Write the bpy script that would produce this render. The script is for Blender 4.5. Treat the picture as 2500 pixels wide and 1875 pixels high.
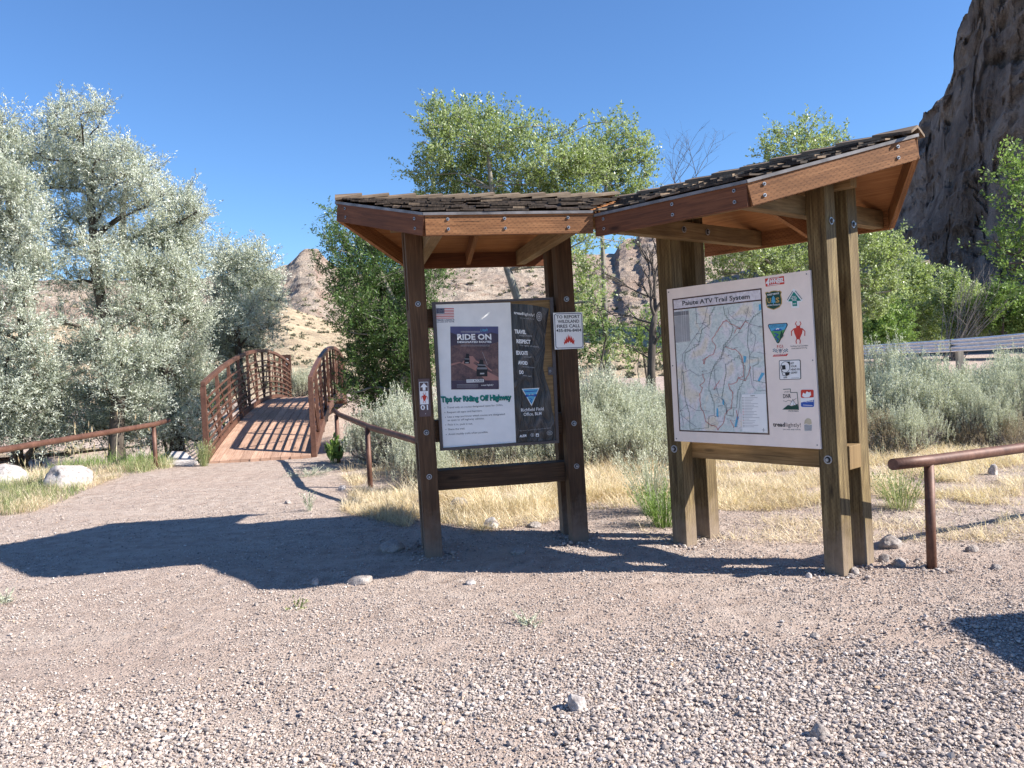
import bpy, math, random
import numpy as np
from mathutils import Vector, Matrix
for _o in list(bpy.data.objects): bpy.data.objects.remove(_o)
SC = bpy.context.scene; COL = SC.collection
rng = np.random.default_rng(7); random.seed(7)
R = math.radians
# ---------------------------------------------------------------- camera
FPX = 1952.45; PITCH = R(-1.944); ROLL = R(2.613); CH = 1.6     # focal length in photo pixels (2500 wide)
_F = np.array([0, math.cos(PITCH), math.sin(PITCH)]); _R = np.array([1., 0, 0]); _U = np.cross(_R, _F)
_R2 = math.cos(ROLL)*_R - math.sin(ROLL)*_U; _U2 = math.sin(ROLL)*_R + math.cos(ROLL)*_U
cd = bpy.data.cameras.new('camera'); cam = bpy.data.objects.new('camera', cd); COL.objects.link(cam)
cd.sensor_width = 36; cd.lens = 36*FPX/2500; cd.clip_start = .05; cd.clip_end = 3000
mw = Matrix(((_R2[0], _U2[0], -_F[0], 0), (_R2[1], _U2[1], -_F[1], 0), (_R2[2], _U2[2], -_F[2], CH), (0, 0, 0, 1)))
cam.matrix_world = mw; SC.camera = cam
# ---------------------------------------------------------------- light
SUNV = np.array([1.285, -.30, 1.0]); SUNV /= np.linalg.norm(SUNV)
SUN_EL = math.asin(SUNV[2]); SUN_AZ = math.atan2(SUNV[0], SUNV[1])
w = bpy.data.worlds.new('World'); SC.world = w; w.use_nodes = True
nt = w.node_tree; bg = nt.nodes['Background']
sky = nt.nodes.new('ShaderNodeTexSky'); sky.sky_type = 'NISHITA'; sky.sun_disc = False
sky.sun_elevation = SUN_EL; sky.sun_rotation = SUN_AZ; sky.altitude = 0; sky.air_density = 1.0; sky.dust_density = 0.; sky.ozone_density = 10.
nt.links.new(sky.outputs[0], bg.inputs[0]); bg.inputs[1].default_value = .089
ld = bpy.data.lights.new('sun', 'SUN'); ld.energy = 5.0; ld.angle = R(.55); ld.color = (1, .95, .87)
sun = bpy.data.objects.new('sun', ld); COL.objects.link(sun)
sun.rotation_euler = Vector(SUNV).to_track_quat('Z', 'Y').to_euler(); sun.location = (20, -5, 30)
SC.view_settings.view_transform = 'Standard'; SC.view_settings.look = 'None'; SC.view_settings.exposure = 1.15; SC.view_settings.gamma = 1
SC.render.engine = 'CYCLES'
SC.cycles.max_bounces = 6; SC.cycles.diffuse_bounces = 4; SC.cycles.transparent_max_bounces = 8
# ---------------------------------------------------------------- helpers
def ray(px, py):
    return _F + _R2*((px-1250)/FPX) - _U2*((py-937.5)/FPX)
def at(px, py, Y):
    "world point seen at a photo pixel, Y metres ahead"
    d = ray(px, py); return np.array([0, 0, CH]) + d*(Y/d[1])
def gnd(px, py, z=0.):
    d = ray(px, py); return np.array([0, 0, CH]) + d*((z-CH)/d[2])
def ppm(Y): return FPX/Y
def tag(o, label=None, cat=None, group=None, kind=None):
    if label: o['label'] = label
    if cat: o['category'] = cat
    if group: o['group'] = group
    if kind: o['kind'] = kind
    return o
def thing(name, loc, label, cat, group=None, rz=0):
    o = bpy.data.objects.new(name, None); COL.objects.link(o); o.location = loc; o.rotation_euler = (0, 0, rz); o.empty_display_size = .2
    return tag(o, label, cat, group)
def link(name, me, parent=None, world=True):
    o = bpy.data.objects.new(name, me); COL.objects.link(o)
    if parent is not None:
        o.parent = parent
        if world:
            bpy.context.view_layer.update(); o.matrix_parent_inverse = parent.matrix_world.inverted()
    return o
def mesh_np(name, V, F, mats, var=None, smooth=False, midx=None, uv=None):
    "V (n,3); F (m,k) array or list of index tuples; var per-face value"
    me = bpy.data.meshes.new(name)
    V = np.asarray(V, np.float32)
    if isinstance(F, np.ndarray):
        m, k = F.shape; loops = F.reshape(-1).astype(np.int32); starts = np.arange(0, m*k, k, dtype=np.int32); tot = np.full(m, k, np.int32)
    else:
        m = len(F); tot = np.array([len(f) for f in F], np.int32); loops = np.concatenate([np.asarray(f) for f in F]).astype(np.int32) if m else np.zeros(0, np.int32)
        starts = (np.cumsum(tot)-tot).astype(np.int32)
    me.vertices.add(len(V)); me.vertices.foreach_set('co', V.reshape(-1))
    me.loops.add(len(loops)); me.loops.foreach_set('vertex_index', loops)
    me.polygons.add(m); me.polygons.foreach_set('loop_start', starts); me.polygons.foreach_set('loop_total', tot)
    me.polygons.foreach_set('use_smooth', np.full(m, bool(smooth)))
    for mt in (mats if isinstance(mats, (list, tuple)) else [mats]): me.materials.append(mt)
    if midx is not None: me.polygons.foreach_set('material_index', np.asarray(midx, np.int32))
    if uv is not None:
        l = me.uv_layers.new(name='UVMap'); l.data.foreach_set('uv', np.asarray(uv, np.float32).reshape(-1))
    if var is not None:
        a = me.attributes.new('var', 'FLOAT', 'FACE'); a.data.foreach_set('value', np.asarray(var, np.float32))
    me.update(calc_edges=True); me.validate()
    return me
class MB:
    "collects shapes into one mesh"
    def __init__(s): s.V = []; s.F = []; s.U = []; s.M = []; s.n = 0; s.vr = []
    def add(s, V, F, uv=None, mi=0, var=.5):
        V = [tuple(map(float, v)) for v in V]
        s.V += V
        for i, f in enumerate(F):
            s.F.append(tuple(s.n+j for j in f)); s.U += list(uv[i]) if uv else [(0, 0)]*len(f); s.M.append(mi); s.vr.append(var)
        s.n += len(V); return s
    def beam(s, a, b, w, h, up=(0, 0, 1), side=None, mi=0, var=None):
        "box from a to b (end-face centres); w across, h along up; uv length along the grain"
        a = np.asarray(a, float); b = np.asarray(b, float); d = b-a; L = np.linalg.norm(d); d = d/L
        up = np.asarray(up, float)
        sd = np.cross(d, up); sd /= np.linalg.norm(sd); u2 = np.cross(sd, d)
        V = []
        for e in (a, b):
            for (i, j) in ((-1, -1), (1, -1), (1, 1), (-1, 1)): V.append(e+sd*i*w/2+u2*j*h/2)
        o = random.random()*9; q = random.random()*5
        F = [(0, 3, 2, 1), (4, 5, 6, 7), (0, 1, 5, 4), (1, 2, 6, 5), (2, 3, 7, 6), (3, 0, 4, 7)]
        uv = [[(o, q), (o, q+h), (o+w*.08, q+h), (o+w*.08, q)]]*2
        for k, ww in enumerate((w, h, w, h)):
            c = q+k*.37; uv = uv+[[(o, c), (o, c+ww), (o+L, c+ww), (o+L, c)]]
        return s.add(V, F, uv, mi, random.random() if var is None else var)
    def tube(s, pts, rad, n=8, cap=True, mi=0, var=.5):
        pts = [np.asarray(p, float) for p in pts]; m = len(pts)
        rad = [rad]*m if np.isscalar(rad) else rad
        V = []; prev = None; L = 0; uvl = []
        for i, p in enumerate(pts):
            t = pts[min(i+1, m-1)]-pts[max(i-1, 0)]; t = t/(np.linalg.norm(t)+1e-9)
            if prev is None:
                x = np.cross(t, (0, 0, 1.)) if abs(t[2]) < .9 else np.cross(t, (1., 0, 0))
            else: x = prev-t*(prev@t)
            x = x/(np.linalg.norm(x)+1e-9); prev = x; y = np.cross(t, x)
            for k in range(n):
                a = 2*math.pi*k/n; V.append(p+rad[i]*(math.cos(a)*x+math.sin(a)*y))
            if i: L += np.linalg.norm(p-pts[i-1])
            uvl.append(L)
        F = []; uv = []
        for i in range(m-1):
            for k in range(n):
                k2 = (k+1) % n; F.append((i*n+k, i*n+k2, (i+1)*n+k2, (i+1)*n+k))
                uv.append([(uvl[i], k*.03), (uvl[i], k*.03+.03), (uvl[i+1], k*.03+.03), (uvl[i+1], k*.03)])
        if cap:
            F.append(tuple(range(n))[::-1]); uv.append([(0, 0)]*n); F.append(tuple((m-1)*n+k for k in range(n))); uv.append([(0, 0)]*n)
        return s.add(V, F, uv, mi, var)
    def prism(s, P, off, mi=0, var=.5, uv=None):
        "polygon P extruded by vector off"
        n = len(P); P = [np.asarray(p, float) for p in P]; off = np.asarray(off, float)
        V = P+[p+off for p in P]
        F = [tuple(range(n))[::-1], tuple(range(n, 2*n))]+[(i, (i+1) % n, n+(i+1) % n, n+i) for i in range(n)]
        d = P[1]-P[0]; d = d/np.linalg.norm(d); nn = off/np.linalg.norm(off); e = np.cross(nn, d)
        o = random.random()*7
        pu = lambda v: (float(v@d)+o, float(v@e))
        U = [[pu(V[j]) if len(f) > 4 or k < 2 else pu(V[j]) for j in f] for k, f in enumerate(F)]
        return s.add(V, F, U, mi, var)
    def mesh(s, name, mats, smooth=False):
        return mesh_np(name, np.array(s.V), s.F, mats, var=s.vr, smooth=smooth, midx=s.M, uv=s.U)
    def build(s, name, mats, parent=None, smooth=False, bevel=0):
        o = link(name, s.mesh(name, mats, smooth), parent)
        if bevel:
            b = o.modifiers.new('edge', 'BEVEL'); b.width = bevel; b.segments = 2; b.limit_method = 'ANGLE'
        return o
# numpy noise
def _h(ix, iy, iz, s):
    n = (ix*374761393+iy*668265263+iz*2147483647+s*974634777) & 0xffffffff
    n = ((n ^ (n >> 13))*1274126177) & 0xffffffff
    return ((n ^ (n >> 16)) & 0xffff)/65535.
def vnoise(P, s=0):
    P = np.asarray(P, float); i = np.floor(P).astype(np.int64); f = P-i; f = f*f*(3-2*f); r = 0
    for a in (0, 1):
        for b in (0, 1):
            for c in (0, 1):
                wgt = (f[..., 0] if a else 1-f[..., 0])*(f[..., 1] if b else 1-f[..., 1])*(f[..., 2] if c else 1-f[..., 2])
                r = r+wgt*_h(i[..., 0]+a, i[..., 1]+b, i[..., 2]+c, s)
    return r*2-1
def fbm(P, o=5, s=0, ridge=False):
    P = np.asarray(P, float); r = 0; a = 1.; t = 0
    for k in range(o):
        v = vnoise(P*2**k+k*17.3, s+k)
        if ridge: v = 1-2*np.abs(v)
        r = r+a*v; t += a; a *= .5
    return r/t
def n2(x, y, sc, s=0, o=3):
    x = np.asarray(x, float); y = np.asarray(y, float)
    return fbm(np.stack([x/sc, y/sc, np.zeros_like(x)+.37], -1), o, s)
# ---------------------------------------------------------------- materials
class NT:
    def __init__(s, name):
        s.m = bpy.data.materials.new(name); s.m.use_nodes = True; s.t = s.m.node_tree
        s.b = s.t.nodes['Principled BSDF']; s.out = s.t.nodes['Material Output']; s.b.inputs['Specular IOR Level'].default_value = .3
    def n(s, ty, ins=None, **kw):
        nd = s.t.nodes.new('ShaderNode'+ty)
        for k, v in kw.items(): setattr(nd, k, v)
        for k, v in (ins or {}).items():
            if isinstance(v, bpy.types.NodeSocket): s.t.links.new(v, nd.inputs[k])
            else: nd.inputs[k].default_value = v
        return nd
    def l(s, a, b): s.t.links.new(a, b)
    def co(s, which='Object', scale=(1, 1, 1), attr=None):
        tc = s.n('TexCoord'); return s.n('Mapping', {'Vector': tc.outputs[which], 'Scale': scale}).outputs[0]
    def noise(s, vec, sc, det=4, rough=.55, dist=0):
        return s.n('TexNoise', {'Vector': vec, 'Scale': sc, 'Detail': det, 'Roughness': rough, 'Distortion': dist}).outputs['Fac']
    def ramp(s, fac, stops):
        nd = s.n('ValToRGB', {'Fac': fac}); e = nd.color_ramp.elements
        while len(e) < len(stops): e.new(.5)
        for i, (p, c) in enumerate(stops):
            e[i].position = p; e[i].color = (*c, 1) if len(c) == 3 else c
        return nd.outputs[0]
    def mix(s, f, a, b, mode='MIX'):
        nd = s.n('Mix', data_type='RGBA', blend_type=mode)
        for k, v in ((0, f), (6, a), (7, b)):
            if isinstance(v, bpy.types.NodeSocket): s.l(v, nd.inputs[k])
            else: nd.inputs[k].default_value = v if k == 0 else ((*v, 1) if len(v) == 3 else v)
        return nd.outputs[2]
    def math(s, op, a, b=0.):
        nd = s.n('Math', operation=op)
        for k, v in ((0, a), (1, b)):
            if isinstance(v, bpy.types.NodeSocket): s.l(v, nd.inputs[k])
            else: nd.inputs[k].default_value = v
        return nd.outputs[0]
    def bump(s, h, st=.3, dist=.01):
        nd = s.n('Bump', {'Height': h, 'Strength': st, 'Distance': dist}); s.l(nd.outputs[0], s.b.inputs['Normal']); return nd
    def set(s, col=None, rough=None, metal=None, spec=None):
        for k, v in (('Base Color', col), ('Roughness', rough), ('Metallic', metal), ('Specular IOR Level', spec)):
            if v is None: continue
            if isinstance(v, bpy.types.NodeSocket): s.l(v, s.b.inputs[k])
            else: s.b.inputs[k].default_value = (*v, 1) if k == 'Base Color' else v
        return s.m
def plain(name, c, rough=.6, metal=0, var=.08):
    t = NT(name); v = t.co(); f = t.noise(v, 9, 4)
    c2 = tuple(x*(1-var*2) for x in c); c3 = tuple(min(1, x*(1+var)) for x in c)
    return t.set(t.ramp(f, [(.3, c2), (.7, c3)]), rough, metal)
def wood(name, dark, mid, lite, incise=False, rough=.75, dirty=False):
    t = NT(name); uv = t.co('UV')
    st = t.n('Mapping', {'Vector': uv, 'Scale': (1.3, 22, 1)}).outputs[0]
    g = t.noise(st, 1.6, 6, .62, 1.1)
    st2 = t.n('Mapping', {'Vector': uv, 'Scale': (3, 90, 1)}).outputs[0]; g2 = t.noise(st2, 1.5, 3)
    bl = t.noise(uv, 3.2, 3)
    gg = t.math('ADD', t.math('MULTIPLY', g, .65), t.math('MULTIPLY', g2, .35))
    c = t.ramp(gg, [(.33, dark), (.5, mid), (.68, lite)])
    c = t.mix(t.n('MapRange', {'Value': bl, 'From Min': .42, 'From Max': .72, 'To Min': 0, 'To Max': .55}).outputs[0], c, tuple(x*.55 for x in mid))
    # knots
    vo = t.n('TexVoronoi', {'Vector': t.n('Mapping', {'Vector': uv, 'Scale': (1.5, 5.2, 1)}).outputs[0], 'Scale': 1.}).outputs['Distance']
    kn = t.n('MapRange', {'Value': vo, 'From Min': .05, 'From Max': .11, 'To Min': .85, 'To Max': 0}).outputs[0]
    c = t.mix(kn, c, tuple(x*.35 for x in dark))
    # drying checks (long cracks)
    ck = t.noise(t.n('Mapping', {'Vector': uv, 'Scale': (.8, 34, 1)}).outputs[0], 1.4, 2)
    ckm = t.n('MapRange', {'Value': ck, 'From Min': .27, 'From Max': .31, 'To Min': .8, 'To Max': 0}).outputs[0]
    c = t.mix(ckm, c, tuple(x*.3 for x in dark))
    va = t.n('Attribute', attribute_name='var').outputs['Fac']
    c = t.n('HueSaturation', {'Color': c, 'Value': t.n('MapRange', {'Value': va, 'To Min': .8, 'To Max': 1.2}).outputs[0]}).outputs[0]
    h = t.math('SUBTRACT', gg, t.math('MULTIPLY', ckm, .6))
    if incise:
        sx = t.n('SeparateXYZ', {'Vector': uv}); ro = t.math('FLOOR', t.math('MULTIPLY', sx.outputs[1], 62.))
        fy = t.math('FRACT', t.math('MULTIPLY', sx.outputs[1], 62.)); fx = t.math('FRACT', t.math('ADD', t.math('MULTIPLY', sx.outputs[0], 24.), t.math('MULTIPLY', ro, .37)))
        d = t.math('MULTIPLY', t.math('LESS_THAN', fx, .38), t.math('LESS_THAN', fy, .3))
        c = t.mix(t.math('MULTIPLY', d, incise), c, tuple(x*.3 for x in dark)); h = t.math('SUBTRACT', h, t.math('MULTIPLY', d, incise))
    if dirty:
        wz = t.n('SeparateXYZ', {'Vector': t.co()}).outputs[2]; dn = t.noise(t.co(), 9, 5, .7)
        f = t.n('MapRange', {'Value': t.math('ADD', wz, t.math('MULTIPLY', dn, -.55)), 'From Min': -.25, 'From Max': .12, 'To Min': .55, 'To Max': 0}).outputs[0]
        c = t.mix(f, c, (.30, .235, .19))
    t.bump(h, .5, .004)
    return t.set(c, rough)
def leafmat(name, c1, c2, c3, trans=.35, rough=.5, back=None):
    t = NT(name); va = t.n('Attribute', attribute_name='var').outputs['Fac']
    c = t.ramp(va, [(0, c1), (.5, c2), (1, c3)])
    if back:
        gm = t.n('NewGeometry').outputs['Backfacing']; c = t.mix(gm, c, t.mix(.75, c, back))
    t.set(c, rough, 0, .35)
    tr = t.n('BsdfTranslucent', {'Color': t.mix(.5, c, t.mix(1, c, (.9, 1, .45), 'MULTIPLY'))})
    mx = t.n('MixShader', {0: trans, 1: t.b.outputs[0], 2: tr.outputs[0]}); t.l(mx.outputs[0], t.out.inputs[0])
    return t.m
M = {}
M['post_brown'] = wood('post_brown', (.045, .025, .013), (.095, .052, .027), (.16, .092, .048), dirty=True)
M['post_green'] = wood('post_green', (.042, .026, .011), (.125, .086, .038), (.27, .205, .097), incise=.3, dirty=True)
M['fascia_red'] = wood('fascia_red', (.115, .046, .018), (.265, .115, .045), (.40, .195, .085), incise=.5)
M['fascia_dark'] = wood('fascia_dark', (.07, .026, .013), (.15, .055, .024), (.23, .09, .04))
M['beam_tan'] = wood('beam_tan', (.12, .075, .032), (.24, .155, .07), (.36, .245, .12))
M['ply'] = wood('plywood', (.19, .08, .03), (.33, .14, .052), (.43, .21, .085))
M['deck'] = wood('deck_plank', (.24, .135, .09), (.46, .285, .20), (.60, .41, .31))
M['shingle'] = wood('shingle', (.014, .010, .008), (.045, .031, .022), (.12, .085, .06))
M['shingle2'] = wood('ridge_shingle', (.075, .052, .034), (.19, .135, .09), (.33, .25, .17))
M['bark'] = wood('bark', (.035, .028, .022), (.085, .068, .055), (.17, .145, .12))
M['bark_pale'] = wood('pale_bark', (.10, .09, .07), (.24, .22, .18), (.36, .33, .28))
M['twig'] = plain('grey_twig', (.26, .23, .20), .9, 0, .3)
M['galv'] = plain('galvanised', (.36, .37, .39), .48, .7, .2)
M['drip'] = plain('drip_edge', (.20, .185, .18), .5, .4, .25); M['zinc'] = plain('zinc_rail', (.74, .75, .78), .32, .85, .1)
M['black'] = plain('black_ink', (.02, .02, .022), .5)
M['navy'] = plain('navy_ink', (.02, .03, .10), .5)
M['white'] = plain('white_sheet', (.88, .88, .86), .4, 0, .01)
M['paper'] = plain('pale_sheet', (.90, .90, .87), .3, 0, .03)
M['cream'] = plain('cream_panel', (.92, .79, .69), .4, 0, .03)
M['frame'] = plain('bronze_frame', (.10, .085, .085), .4, .3)
M['brown'] = plain('brown_ink', (.10, .05, .035), .5)
M['signbrown'] = plain('brown_marker', (.13, .085, .085), .45)
M['red'] = plain('red_ink', (.60, .05, .03), .5)
M['blue'] = plain('blue_ink', (.03, .10, .42), .5)
M['sky'] = plain('light_blue_ink', (.12, .45, .68), .5)
M['teal'] = plain('teal_ink', (.01, .24, .19), .5)
M['dgreen'] = plain('dark_green_ink', (.015, .07, .045), .5)
M['lgreen'] = plain('green_ink', (.10, .36, .12), .5)
M['gold'] = plain('gold_ink', (.55, .36, .10), .5)
M['tan'] = plain('tan_ink', (.60, .52, .36), .5)
M['grey'] = plain('grey_ink', (.22, .22, .23), .5)
M['lgrey'] = plain('light_grey_ink', (.50, .50, .50), .5)
M['maproad'] = plain('map_road_ink', (.12, .10, .16), .5)
def mk():
    # weathering steel
    t = NT('weathered_steel'); v = t.co(); f = t.noise(v, 6, 8, .75); g = t.noise(v, 45, 5, .7)
    c = t.ramp(t.math('ADD', t.math('MULTIPLY', f, .7), t.math('MULTIPLY', g, .3)), [(.32, (.055, .024, .016)), (.5, (.115, .052, .034)), (.68, (.20, .10, .068))])
    t.bump(g, .25, .003); M['steel'] = t.set(c, .55, .15, .45)
    # dirt ground
    t = NT('dirt_ground'); v = t.co()
    a = t.noise(v, .55, 4); b = t.noise(v, 7, 6, .65); g = t.noise(v, 75, 4, .7)
    c = t.ramp(b, [(.3, (.31, .232, .19)), (.5, (.455, .36, .302)), (.72, (.575, .478, .412))])
    c = t.mix(t.n('MapRange', {'Value': a, 'From Min': .4, 'From Max': .66, 'To Min': 0, 'To Max': .6}).outputs[0], c, (.41, .305, .25))
    tk = t.noise(t.n('Mapping', {'Vector': v, 'Scale': (.28, 1.5, 1), 'Rotation': (0, 0, .35)}).outputs[0], 1.3, 5, .6, .4)
    c = t.mix(t.n('MapRange', {'Value': tk, 'From Min': .5, 'From Max': .7, 'To Min': 0, 'To Max': .45}).outputs[0], c, (.54, .45, .385))
    vo = t.n('TexVoronoi', {'Vector': v, 'Scale': 55.}); sp = t.n('SeparateColor', {'Color': vo.outputs['Color']}).outputs[0]
    edge = t.n('MapRange', {'Value': vo.outputs['Distance'], 'From Min': .25, 'From Max': .42, 'To Min': 1, 'To Max': 0}).outputs[0]
    st = t.math('MULTIPLY', t.math('GREATER_THAN', sp, .55), edge)
    c = t.mix(t.math('MULTIPLY', st, .5), c, t.ramp(sp, [(.5, (.25, .21, .20)), (.75, (.46, .40, .36)), (1., (.60, .55, .50))]))
    h = t.math('ADD', t.math('ADD', t.math('MULTIPLY', b, .8), t.math('MULTIPLY', g, .35)), t.math('MULTIPLY', st, .4))
    t.bump(h, 1., .05); M['dirt'] = t.set(c, .95, 0, .15)
    # pebbles
    t = NT('pebble'); va = t.n('Attribute', attribute_name='var').outputs['Fac']
    c = t.ramp(va, [(0, (.19, .16, .15)), (.2, (.30, .255, .232)), (.45, (.43, .36, .315)), (.62, (.38, .305, .262)), (.8, (.48, .415, .37)), (.96, (.57, .51, .465)), (1, (.42, .29, .19))])
    M['pebble'] = t.set(c, .85, 0, .25)
    # pale boulder
    def rock(nm, cols, sc=3.):
        t = NT(nm); v = t.co(); f = t.noise(v, sc, 8, .65); g = t.noise(v, sc*9, 5, .7)
        c = t.ramp(t.math('ADD', t.math('MULTIPLY', f, .5), t.math('MULTIPLY', g, .5)), [(.36, cols[0]), (.5, cols[1]), (.62, cols[2])])
        t.bump(t.math('ADD', f, t.math('MULTIPLY', g, .4)), .7, .04); M[nm] = t.set(c, .9, 0, .2)
    rock('boulder', ((.17, .14, .135), (.40, .36, .34), (.62, .585, .565)))
    rock('stone', ((.20, .165, .15), (.34, .295, .27), (.50, .455, .42)), 9.)
    # hills
    t = NT('hill_rock'); v = t.co(); gz = t.n('SeparateXYZ', {'Vector': t.n('NewGeometry').outputs['Normal']}).outputs[2]
    a = t.noise(v, .05, 6, .6); b = t.noise(v, .45, 7, .7); g = t.noise(v, 2.2, 5, .7)
    dirt = t.ramp(b, [(.3, (.30, .235, .18)), (.5, (.46, .375, .30)), (.7, (.58, .49, .40))])
    dirt = t.mix(t.n('MapRange', {'Value': a, 'From Min': .45, 'From Max': .6, 'To Min': 0, 'To Max': .6}).outputs[0], dirt, (.33, .23, .185))
    strat = t.noise(t.n('Mapping', {'Vector': v, 'Scale': (.03, .03, .5)}).outputs[0], 1, 5, .6, .6)
    rk = t.ramp(t.math('ADD', t.math('MULTIPLY', strat, .5), t.math('MULTIPLY', b, .5)), [(.36, (.19, .135, .11)), (.5, (.36, .26, .21)), (.64, (.48, .37, .30))])
    steep = t.n('MapRange', {'Value': gz, 'From Min': .45, 'From Max': .72, 'To Min': 1, 'To Max': 0}).outputs[0]
    c = t.mix(steep, dirt, rk)
    c = t.mix(t.n('MapRange', {'Value': g, 'From Min': .56, 'From Max': .66, 'To Min': 0, 'To Max': .55}).outputs[0], c, (.16, .13, .09))
    t.bump(t.math('ADD', b, t.math('MULTIPLY', g, .5)), 1., 1.6); M['hill'] = t.set(c, .97, 0, .1)
    t = NT('grassy_slope'); v = t.co(); b = t.noise(v, .5, 7, .7); g = t.noise(v, 4., 5, .7)
    c = t.ramp(b, [(.32, (.32, .24, .17)), (.5, (.52, .41, .28)), (.68, (.66, .54, .37))])
    c = t.mix(t.n('MapRange', {'Value': g, 'From Min': .52, 'From Max': .64, 'To Min': 0, 'To Max': .5}).outputs[0], c, (.25, .21, .16))
    t.bump(t.math('ADD', b, t.math('MULTIPLY', g, .5)), 1., .5); M['slope'] = t.set(c, .97, 0, .1)
    # cliff
    t = NT('cliff_rock'); v = t.co(); a = t.noise(v, .06, 5, .6); b = t.noise(v, .3, 8, .72, .4); g = t.noise(v, 1.6, 6, .75)
    ver = t.noise(t.n('Mapping', {'Vector': v, 'Scale': (.22, .22, .05)}).outputs[0], 1, 6, .65, .8)
    c = t.ramp(t.math('ADD', t.math('MULTIPLY', b, .55), t.math('MULTIPLY', ver, .45)), [(.34, (.16, .125, .108)), (.48, (.42, .335, .285)), (.62, (.70, .58, .50))])
    c = t.mix(t.n('MapRange', {'Value': a, 'From Min': .42, 'From Max': .62, 'To Min': 0, 'To Max': .55}).outputs[0], c, (.24, .185, .155))
    t.bump(t.math('ADD', b, t.math('MULTIPLY', g, .6)), 1., 3.0); M['cliff'] = t.set(c, .97, 0, .1)
mk()
M['leaf_olive'] = leafmat('silver_leaf', (.27, .30, .24), (.56, .595, .51), (.90, .91, .83), .36, .4)
M['leaf_cotton'] = leafmat('cottonwood_leaf', (.10, .145, .035), (.27, .345, .09), (.50, .58, .24), .45, .35, (.47, .53, .34))
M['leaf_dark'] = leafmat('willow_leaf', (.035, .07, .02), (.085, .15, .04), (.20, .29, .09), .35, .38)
M['leaf_bright'] = leafmat('bright_leaf', (.09, .155, .035), (.20, .30, .075), (.35, .45, .16), .4, .45)
M['leaf_sage'] = leafmat('sage_leaf', (.25, .25, .18), (.48, .49, .385), (.76, .78, .655), .3, .8)
M['leaf_brown'] = leafmat('dry_sage_leaf', (.16, .115, .07), (.33, .26, .17), (.52, .46, .33), .2, .8)
M['leaf_dry'] = leafmat('dry_blade', (.46, .345, .22), (.79, .655, .46), (.92, .83, .67), .35, .7)
M['leaf_grass'] = leafmat('green_blade', (.12, .17, .06), (.28, .33, .14), (.60, .56, .32), .35, .6)
M['scrub'] = leafmat('scrub_leaf', (.07, .075, .04), (.17, .165, .11), (.32, .28, .19), .1, .9)
# ---------------------------------------------------------------- ground
BR = dict(x=-5.314, y=13.757, a=R(99.244), W=1.80, L=13.19, rise=.50, hr=1.42, ze=.35)
BD = np.array([math.cos(BR['a']), math.sin(BR['a'])]); BQ = np.array([BD[1], -BD[0]])
def sstep(a, b, x):
    t = np.clip((np.asarray(x, float)-a)/(b-a), 0, 1); return t*t*(3-2*t)
def G(x, y):
    x = np.asarray(x, float); y = np.asarray(y, float)
    s = (x-BR['x'])*BD[0]+(y-BR['y'])*BD[1]           # distance along the bridge
    q = (x-BR['x'])*BQ[0]+(y-BR['y'])*BQ[1]
    z = -1.5*sstep(.35, 3.0, s)*(1-sstep(9.5, 12.6, s))*(1-sstep(5, 9, q))
    z = z + .33*sstep(10, 13, s)
    z = z + .05*n2(x, y, 3.1, 3)*sstep(3, 8, y) + .018*n2(x, y, .8, 5)
    return z
def ground_grid(xs, ys, fine):
    X, Y = np.meshgrid(xs, ys); Z = G(X, Y)
    if fine: Z = Z + .007*n2(X, Y, .16, 9, 3)+.004*n2(X, Y, .05, 12, 2)
    V = np.stack([X, Y, Z], -1).reshape(-1, 3); nx = len(xs); ny = len(ys)
    i = np.arange(nx*ny).reshape(ny, nx)
    return V, np.stack([i[:-1, :-1], i[:-1, 1:], i[1:, 1:], i[1:, :-1]], -1).reshape(-1, 4)
def graded(a, b, fa, fb, n0, st):
    mid = np.arange(fa, fb+st/2, st); lo = fa-np.geomspace(st, fa-a, n0)[::-1]; hi = fb+np.geomspace(st, b-fb, n0); return np.concatenate([lo, mid, hi])
V, F = ground_grid(graded(-500, 500, -6.5, 6, 40, .04), graded(-60, 700, 2.4, 11, 40, .04), True)
tag(link('ground', mesh_np('ground', V, F, M['dirt'], smooth=True)), kind='structure')
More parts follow.
